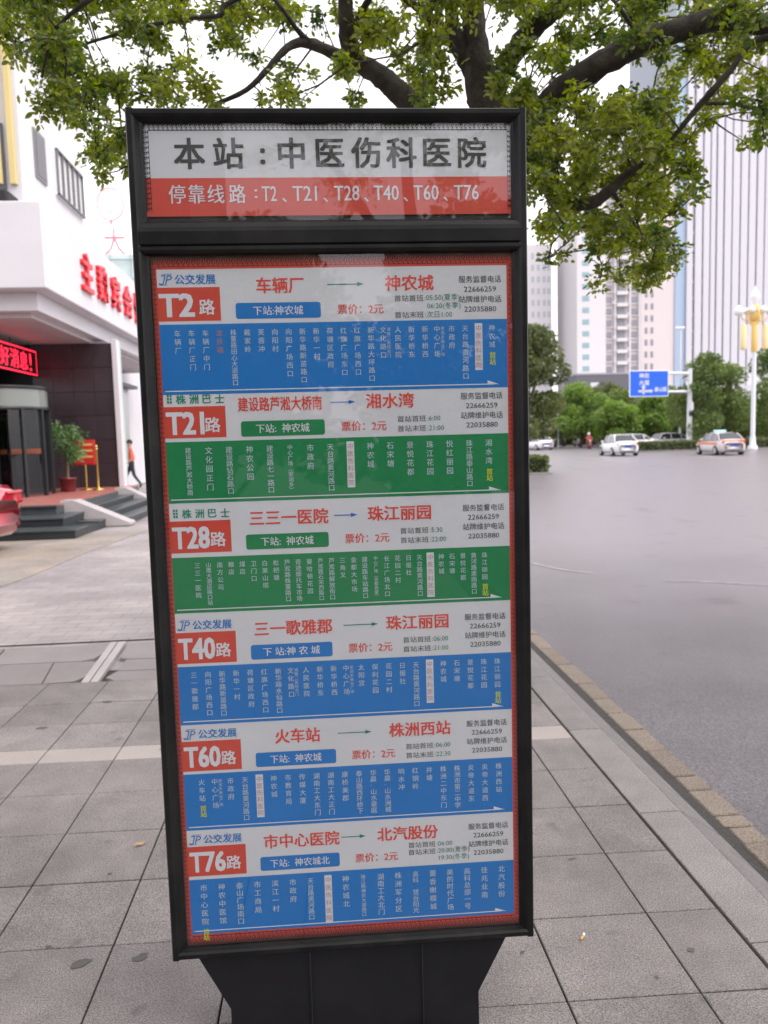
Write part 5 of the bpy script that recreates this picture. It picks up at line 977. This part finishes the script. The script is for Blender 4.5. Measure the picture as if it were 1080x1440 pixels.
 (-0.7,2.29,6.46,0.16),(-0.54,0.74,7,0.22),(0.97,4.09,4.04,0.19),(-2.16,6.38,6.39,0.18),(-4.07,4.37,4.54,0.24),(-0.33,1.24,6.35,0.22),(1.62,3.37,6.22,0.19),(1.06,3.83,5.48,0.25),
 (3.57,5,6.66,0.17),(3.67,3.79,5.85,0.19),(-0.47,3.49,6.19,0.21),(-1.63,4.66,5.98,0.21),(-1.25,3.07,6.24,0.22),(1.98,3.66,6.24,0.17),(2.64,5.75,6.91,0.24),(0.81,3.35,6.93,0.21),
 (2.72,5.44,4.81,0.26),(4.56,5.64,4.41,0.19),(4.66,4.91,4.77,0.22),(-2.74,4.41,5.21,0.18),(4.96,6.43,6.35,0.26),(0.06,6.29,6.6,0.19),(3.69,5.57,6.14,0.15),(0.88,3.18,3.83,0.23),
 (1.43,2.32,4.68,0.17),(-0.5,2.24,7.62,0.23),(0.88,6.74,6.34,0.26),(-1.3,1.89,7.23,0.18),(-3.7,4.77,4.01,0.17),(2.62,2.88,4.8,0.18),(4.64,6.86,4.8,0.18),(3.93,3.26,7.47,0.23),
 (-1.81,2.43,3.72,0.19),(1.02,3.02,3.95,0.23),(4.43,3.33,5.28,0.17),(-1.97,5.08,6.92,0.17),(4.28,2.72,4.15,0.18),(2.7,7.99,6.9,0.18),(1.51,2.59,6.32,0.15),(-0.4,8.3,6.69,0.19),
 (1.42,1.12,6.28,0.15),(-0.02,1.32,6.27,0.2),(1.7,1.02,4.72,0.24),(3.9,5.5,4.55,0.25),(-0.51,4.82,6.24,0.24),(-1.53,1.51,7.12,0.21),(-2.29,5.2,3.97,0.22),(4.39,4.22,4.97,0.15),
 (3.41,3.8,4.34,0.15),(-1.89,1.4,3.64,0.15),(-4.06,3.92,5.76,0.16),(-0.44,3.57,6.58,0.19),(2.08,4.61,8.08,0.25),(2.12,5.93,7.64,0.2),(-0.3,2.08,4.79,0.15),(-2.76,1.36,5.81,0.23),
 (-2.02,2.19,4.31,0.2),(0.52,1.21,4.48,0.14),(2.08,6.42,5.55,0.14),(1.97,4.88,5.82,0.22),(1.54,-0.4,3.73,0.2),(-2.76,4.3,4.04,0.16),(2.03,0.57,4.79,0.2),(2.6,1.04,4.47,0.19),
 (-0.87,3.94,7.25,0.17),(-1.91,1.67,6.02,0.16),(3.15,3.3,4.95,0.15),(-0.43,4.27,7.14,0.16),(3.66,1.5,5.71,0.24),(2.45,2.68,5.49,0.16),(5.28,4.54,3.72,0.17),(2.12,3.86,4,0.23),
 (-1.29,6.79,5.76,0.25),(-0.7,3.15,7.86,0.17),(5.92,5.55,5.06,0.21),(1.78,4.43,4.45,0.14),(0.5,3.78,6.77,0.21),(-0.46,4.64,5.92,0.24),(0.2,3,7.84,0.2),(5.16,5.92,5.75,0.24),
 (1.32,-0.17,6.05,0.22),(-3.79,6.25,4.71,0.19),(-0.47,5.37,5.74,0.15),(1.6,3.85,4.69,0.15),(3.93,5.41,5.69,0.2),(1.65,3.23,4.45,0.22),(0.8,1.5,5.83,0.2),(4.16,5.23,6.68,0.15),
 (2.85,4.27,6.84,0.22),(4.61,5.08,6.54,0.18),(0.37,-0.35,5.94,0.18),(1.31,2.87,8.01,0.23),(-1.48,3.03,3.79,0.24),(-1.28,0.89,5.55,0.23),(-2.18,1.82,6.2,0.23),(0.46,5.22,7.34,0.15),
 (3.74,0.95,4.91,0.16),(-3.62,5.24,5.68,0.15),(2.3,2.68,4.64,0.2),(0.47,1.98,5.77,0.21),(2.34,2.97,4.89,0.19),(-1.71,2.01,4.79,0.16),(5.53,5.26,5.06,0.2),(1.8,4.95,8.02,0.24),
 (0.68,4.35,5.31,0.16),(5.78,3.38,4.76,0.25),(0.01,2.22,5.76,0.24),(3.89,6.07,7.21,0.19),(-1.05,4.67,5.37,0.15),(-2.1,4.56,4.42,0.22),(5.15,1.86,5.84,0.15),(-2.11,7.65,6.49,0.15),
 (-3.78,5.46,4.52,0.25),(-1.16,5.08,7.36,0.19),(5.13,6.38,4.08,0.25),(3.58,4.09,5,0.25),(-3.47,3.44,4.48,0.21),(5.11,5.27,5.15,0.16),(2.78,5.95,7.32,0.24),(5.76,4.84,5.41,0.21),
 (-1.01,0.56,5.95,0.17),(4.4,5.68,5.63,0.21),(4.76,0.95,4.24,0.26),(-1.7,5.15,5.36,0.17),(0.82,1.95,4.07,0.14),(3.88,4.89,4.06,0.23),(2.75,6.52,7.16,0.19),(-0,5.48,6.65,0.25),
 (-0.56,1.57,5.35,0.23),(-0.9,0.73,5.76,0.19),(4.12,6.1,5.39,0.16),(4.16,4.79,6.3,0.18),(3.46,1.48,6.94,0.22),(-2.88,6.8,5,0.17),(3.27,6.96,7.19,0.24),(3.28,6.24,5.89,0.14),
 (3.02,2.76,5.2,0.17),(-2.35,3.47,7.12,0.24),(3.05,5.51,5.32,0.26),(1.26,7.56,7.28,0.22),(2.3,4.85,7.46,0.16),(0.86,2.78,7.8,0.22),(2.28,1.91,7.7,0.14),(-0.08,4.07,8.12,0.23),
 (-1.32,2.48,4.37,0.21),(-0.26,5.53,5.51,0.14),(1.58,7.5,6.44,0.18),(2.78,4.85,4.78,0.18),(4.61,2.36,6.63,0.19),(3.62,7.02,6.06,0.24),(-1.37,7.53,7,0.24),(0.73,1.7,3.83,0.21),
 (1.09,2.15,7.12,0.17),(2.75,7.71,7.01,0.16),(5.16,2.69,4.45,0.24),(2.37,2.35,5.09,0.16),(0.1,2.51,7.65,0.18),(-2.06,4.83,7.09,0.26),(2.93,3.75,7.91,0.22),(3.09,5.75,5.39,0.14),
 (-0.13,2.3,5.16,0.16),(-1,1.46,6.68,0.18),(-3.37,6.02,5.54,0.21),(-0.94,3.7,5.71,0.2),(-1.94,2.41,5.24,0.23),(3.65,3.63,3.87,0.2),
]  # 364 694

TR = empty('camphor_tree', (1.14, 4.78, 0), 0, 'spreading street tree with dark limbs and small green leaves growing behind the bus sign', 'tree')
O = Vector((1.14, 4.78, 0))
def smooth_line(pts, k=4):
    P_ = [Vector(p[:3]) for p in pts]; r = [p[3] for p in pts]; out = []; ro = []
    for i in range(len(P_)-1):
        p0, p1, p2, p3 = P_[max(i-1, 0)], P_[i], P_[i+1], P_[min(i+2, len(P_)-1)]
        for q in range(k):
            t = q/k; out.append(.5*((2*p1)+(p2-p0)*t+(2*p0-5*p1+4*p2-p3)*t*t+(-p0+3*p1-3*p2+p3)*t**3)); ro.append(r[i]+(r[i+1]-r[i])*t)
    out.append(P_[-1]); ro.append(r[-1]); return out, ro
rr = random.Random(11); nodes = []
def limb_mesh(pts, n=14):
    P_, r = smooth_line(pts)
    mb = MB(); mb.tube([p-O for p in P_], r, n); vv = []
    for i, p in enumerate(mb.v):      # knobbly bark outline
        c_ = Vector(p); j = (i//n) if i < n*len(P_) else 0; cc = P_[min(j, len(P_)-1)]-O; d = c_-cc
        f_ = 1+.07*math.sin(i*1.7+j*.9)+.05*math.sin(j*2.3+i % n)+rr.uniform(-.025, .025); vv.append(cc+d*f_ if i < n*len(P_) else c_)
    mb.v = [tuple(v) for v in vv]
    for p, q in zip(P_, r):
        if q < .09: nodes.append(p)
    return mb
for i, pts in enumerate(LIMBS): limb_mesh([(a, b, c, d*(.86 if i else 1)) for a, b, c, d in pts], 16 if i < 8 else 8).build('trunk' if i == 0 else 'limb', bark, TR)
def crown(cl, nodes, tree, org, per=430, L_=.062, thin=1.0, seed=1):
    rg = np.random.default_rng(seed); rr = random.Random(seed)
    NP = np.array([tuple(p) for p in nodes]); cl = sorted(cl, key=lambda c: np.min(np.linalg.norm(NP-np.array(c[:3]), axis=1)))
    br = MB(); cc, rs, cnt = [], [], []; pts = [Vector(p) for p in nodes]; arr = NP
    for (x, y, z, r) in cl:
        c_ = Vector((x, y, z)); dd = np.linalg.norm(arr-np.array((x, y, z)), axis=1); j = int(dd.argmin()); p = Vector(arr[j]); d = float(dd[j])
        if d < 1.6 and d > .03:
            mid = (p+c_)/2+Vector((rr.uniform(-.12, .12)*d, rr.uniform(-.12, .12)*d, rr.uniform(-.05, .16)*d)); r0 = min(.011, .004+.006*d)
            br.tube([p-org, mid-org, c_-org], [r0, r0*.75, .0025], 5, cap=False)
        arr = np.vstack([arr, [x, y, z]])
        nt_ = max(3, int(5+r*14))
        for q in range(nt_):          # twigs with leaves along them
            dr = Vector((rr.gauss(0, 1), rr.gauss(0, 1), rr.gauss(0, .7))).normalized(); e = c_+dr*r*rr.uniform(.6, 1.5)-Vector((0, 0, r*.12)); m_ = (c_+e)/2+Vector((0, 0, r*.1))
            if r > .05: br.tube([c_-org, m_-org, e-org], [.0028, .002, .0012], 4, cap=False)
            k = max(4, int(thin*per*min(r, .28)*rr.uniform(.7, 1.3)/nt_*1.5))
            for a in range(k):
                t = rr.random()**.7; pp = (c_*(1-t)**2+m_*2*t*(1-t)+e*t*t); cc.append(tuple(pp-org)); rs.append(.038); cnt.append(1)
    br.build('twigs', bark, tree, kind='stuff')
    v, f = leaves(cc, rs, cnt, L_, L_*.46, rg, .35, .3); place('foliage', np_mesh('foliage', v, f, leaf_m), tree, kind='stuff'); return len(cc)
rr3 = random.Random(21); ext = []       # unseen crown clumps added over road and viewer to shade the near road
while len(ext) < 170:
    x, y = rr3.uniform(1.5, 7.5), rr3.uniform(-2.5, 7.0); z = rr3.uniform(4.6, 6.6)
    d_ = Vector((x, y, z-1.55)); f_ = d_.dot(fwd)
    if f_ > .3 and 720-1086.84*d_.dot(u2)/f_ > -70: continue
    ext.append((x, y, z, rr3.uniform(.2, .34)))
nl = crown([c for c in CROWN]+ext, nodes, TR, O, per=1080, L_=.038)
print('LEAVES', nl)
# street tree put in behind the camera, crown shaped for the sign's reflection
O2 = Vector((1.0, -5.6, 0)); T2 = empty('camphor_tree', O2, 0, 'unseen street tree put in behind the viewer, mirrored in the glass of the bus sign', 'tree'); nodes = []; O = O2
for pts in ([(1.0, -5.6, -.02, .15), (1.0, -5.6, 1.6, .11), (1.05, -5.5, 2.9, .10), (.9, -5.3, 4.2, .07), (.8, -5.2, 5.6, .04)], [(1.05, -5.5, 2.9, .08), (1.9, -5.0, 4.0, .06), (3.0, -4.6, 4.8, .03)], [(1.0, -5.5, 3.1, .07), (.1, -4.8, 4.4, .05), (-.8, -4.2, 5.2, .02)]): limb_mesh(pts, 10).build('limb', bark, T2)
rr2 = random.Random(5); cl2 = []
while len(cl2) < 210:
    x, y, z = rr2.uniform(-2.6, 4.8), rr2.uniform(-8.5, -2.8), rr2.uniform(3.7, 7.5)
    if z < 4.35+max(0, (.55-x))*.55+rr2.uniform(-.15, .25) - max(0, x-1)*.25: continue
    cl2.append((x, y, z, rr2.uniform(.2, .34)))
crown(cl2, nodes, T2, O2, per=300, L_=.075, seed=9)

# ================================================================== TOWERS AND FAR BUILDINGS
def tower(name, loc, label): return empty(name, loc, 0, label, 'tower')
gl_grey = mat('tower_glass', (.20, .235, .28), .15); gl_blue = mat('tower_blue_glass', (.33, .42, .55), .15); fin_m = mat('fin_white', (.57, .56, .60), .6); fin_p = mat('fin_pinkish', (.62, .57, .62), .6)
win_t = mat('window_teal', (.24, .37, .41), .2); win_g = mat('window_grey', (.24, .24, .27), .2); pink_w = mat('pinkish_wall', (.62, .555, .55), .7, var=.03, vscale=.05); pale_w = mat('pale_wall', (.62, .60, .605), .7, var=.03, vscale=.05)
T = tower('striped_tower', (110, 190, 0), 'huge pale office tower with close vertical fins at the right edge')
MB().box(-20.6, .6, 0, 22, 30, 118).build('core', gl_grey, T); MB().box(-20.8, .2, 0, -18.2, .59, 118).build('blue_strip', gl_blue, T)
rt2 = random.Random(8); x = -18.1; fm = {}
while x < 21:
    wd = rt2.choice([1.15, 1.5, .9, 1.7, 1.3]); key = wd
    if key not in fm: fm[key] = MB().box(0, -.35, 12.4, wd, .55, 118).mesh('fin', fin_m)
    place('fin', fm[key], T, (x, 0, 0)); x += wd+rt2.choice([.35, .45, .6, .4])
for k in range(26): place('floor_band', MB().box(-18.2, .35, 0, 21.5, .595, .5).mesh('band', fin_p) if k == 0 else KIDS[T.name][-1].data, T, (0, 0, 14+k*4))
MB().box(-22, -3, 0, 24, .15, 12.2).build('podium', mat('podium_pale', (.55, .54, .57), .6), T)
# white tower with one column of windows
T = tower('white_tower', (67.6, 190, 0), 'plain white tower with a single column of small teal windows')
MB().box(-3.5, .0, 0, 3.6, 16, 57).build('walls', pale_w, T)
wmesh = MB().box(-.85, -.06, 0, .85, -.001, 1.25).mesh('pane', win_t)
for k in range(14): place('window', wmesh, T, (-1.3, 0, 16.8+k*2.85))
T = tower('apartment_tower', (75.9, 191, 0), 'tall apartment tower with stacked balconies behind the blue road sign')
MB().box(-4.6, .2, 0, 4.6, 16, 76).build('walls', pink_w, T)
for k in range(20):
    z = 16+k*2.85
    for x_, w_ in ((-3.4, 1.5), (-.2, 2.0), (3.0, 1.7)):
        q = place('window', MB().box(-.5, -.02, 0, .5, .19, 1.5).mesh('win', win_g), T, (x_, 0, z+.4)); q.scale = (w_, 1, 1)
    place('ledge', MB().box(-4.4, -.25, 0, 4.3, .19, .22).mesh('ledge', pale_w), T, (0, 0, z))
    place('cooling_unit', MB().box(-.4, -.35, 0, .4, .0, .6).mesh('unit', fin_p), T, (1.55 if k % 3 else -2.2, 0, z+.25))
    place('balcony', MB().box(-1.35, -1.0, 0, 1.35, .0, .85).mesh('bal', pale_w), T, (-.2, 0, z-.6))
for x_ in (-4.5, -1.9, 1.9, 4.4): place('rib', MB().box(-.22, -.5, 0, .22, .19, 76).mesh('rib', pale_w), T, (x_, 0, 0))
T = tower('pinkish_tower', (84.9, 190.5, 0), 'pinkish beige tower with two narrow window columns beside the striped tower')
MB().box(-4.3, 0, 0, 4.4, 16, 72).build('walls', pink_w, T)
wmesh = MB().box(-.35, -.06, 0, .35, -.001, 1.5).mesh('pane', win_g)
for k in range(19):
    for x_ in (-3.0, -1.5): place('window', wmesh, T, (x_, 0, 14+k*2.95))
T = tower('slab_tower', (57.2, 200, 0), 'pale slab tower with faint window columns, leftmost beyond the tree')
MB().box(-9, 0, 0, 3.6, 14, 50).build('walls', pale_w, T)
wmesh = MB().box(-.35, -.06, 0, .35, -.001, 1.5).mesh('pane', mat('win_pale2', (.40, .42, .46), .3))
for k in range(14):
    for x_ in (-1.4, .1, 1.6, 2.8): place('window', wmesh, T, (x_, 0, 8+k*2.95))
PD = empty('podium_block', (71.5, 180, 0), 0, 'low dark grey commercial block between the trees and the towers', 'building')
MB().box(-11, 0, 0, 8.5, 9, 15.1).build('walls', mat('podium_dark', (.11, .11, .13), .5), PD); MB().box(-11.1, -.1, 15.11, 8.6, 9.1, 15.5).build('parapet', mat('podium_edge', (.30, .30, .33), .5), PD)
for x_, w_ in ((-7.6, 2.0), (3.2, 2.4)): MB().box(x_, -.08, 12.0, x_+w_, -.01, 13.3).build('light_panel', mat('panel_light', (.6, .6, .64), .4), PD)
# far roof sign and scaffolded block at left
FB = empty('netted_building', (-14, 60, 0), 0, 'far block wrapped in pale teal netting behind the hotel canopy', 'building')
MB().box(-6, 0, 0, 9, 12, 15.6).build('netting', mat('teal_net', (.58, .70, .68), .8, var=.1, vscale=.6), FB)
for k in range(10): place('scaffold_pole', MB().tube([(0, -.15, 10), (0, -.15, 16)], .05, 6).mesh('pole', steel), FB, (-5.5+k*1.5, 0, 0))
for k in range(4): MB().tube([(-6, -.2, 11+k*1.4), (9, -.2, 11+k*1.4)], .05, 6).build('scaffold_rail', steel, FB)
RS = empty('roof_sign', (-14.9, 60.4, 15.61), 0, 'thin red ring emblem over a red character on the roof of the netted block', 'roof sign')
pinkm = mat('roof_sign_red', (.75, .22, .26), .5)
MB().tube([(.95*math.cos(R(a*12)), 0, 3.7+1.15*math.sin(R(a*12))) for a in range(31)], .055, 6).build('ring', pinkm, RS)
MB().tube([(-1.3, 0, 2.35), (-.6, 0, 2.3), (0, 0, 2.42), (.6, 0, 2.3), (1.2, 0, 2.3)], .04, 6).tube([(0, 0, 2.5), (0, 0, 2.2)], .06, 6).build('emblem_base', pinkm, RS)
MB().tube([(-.5, 0, 4.1), (-.1, 0, 4.2), (.4, 0, 4.1)], .04, 6).tube([(-.2, 0, 3.2), (.1, 0, 3.1)], .07, 6).build('emblem_marks', mat('emblem_green', (.3, .5, .4), .5), RS)
text('大', pinkm, RS, 'roof_character', w=1.5, h=2.0, u=.15, z=1.0, bold=0, depth=.03)
for s in (-1, 1): MB().tube([(s*1.2, .3, -.0), (s*1.2, .3, 2.2)], .03, 6).build('frame_post', steel, RS)
# unseen trees added behind the viewer to darken reflections in the lower panels
for i, (x, y, h, w_, lb) in enumerate([(-2.5, -13, 6.3, 8.5, 'unseen dark tree added behind the viewer to the left, mirrored in the sign glass'), (3.2, -14, 6.4, 9, 'unseen dark tree added behind the viewer by the kerb, mirrored in the sign glass'), (9.5, -16, 7, 9, 'unseen dark tree added behind the viewer across the road, mirrored in the sign glass'), (-8.5, -15, 6.6, 9, 'unseen dark tree added far left behind the viewer, mirrored in the sign glass')]):
    far_tree('reflection_tree', x, y, h, w_, .3, leaf_dark, lb, 60+i, 12000, .26, 'unseen trees added behind the viewer')
# unseen block added behind the viewer to darken the left of the glass
BB = empty('reflection_block', (-9.5, -26, 0), 0, 'unseen grey block added behind the viewer, darkening the reflection in the sign glass', 'building')
MB().box(-9, -10, 0, 4.2, 0, 19).build('walls', mat('back_block', (.16, .15, .15), .7), BB)
for k in range(6):
    for j in range(6): place('window', MB().box(0, 0, 0, 1.2, .05, 1.5).mesh('w', dark_glass) if k+j == 0 else KIDS[BB.name][1].data, BB, (-8.3+j*2.0, .01, 1.5+k*3))

flush_text()
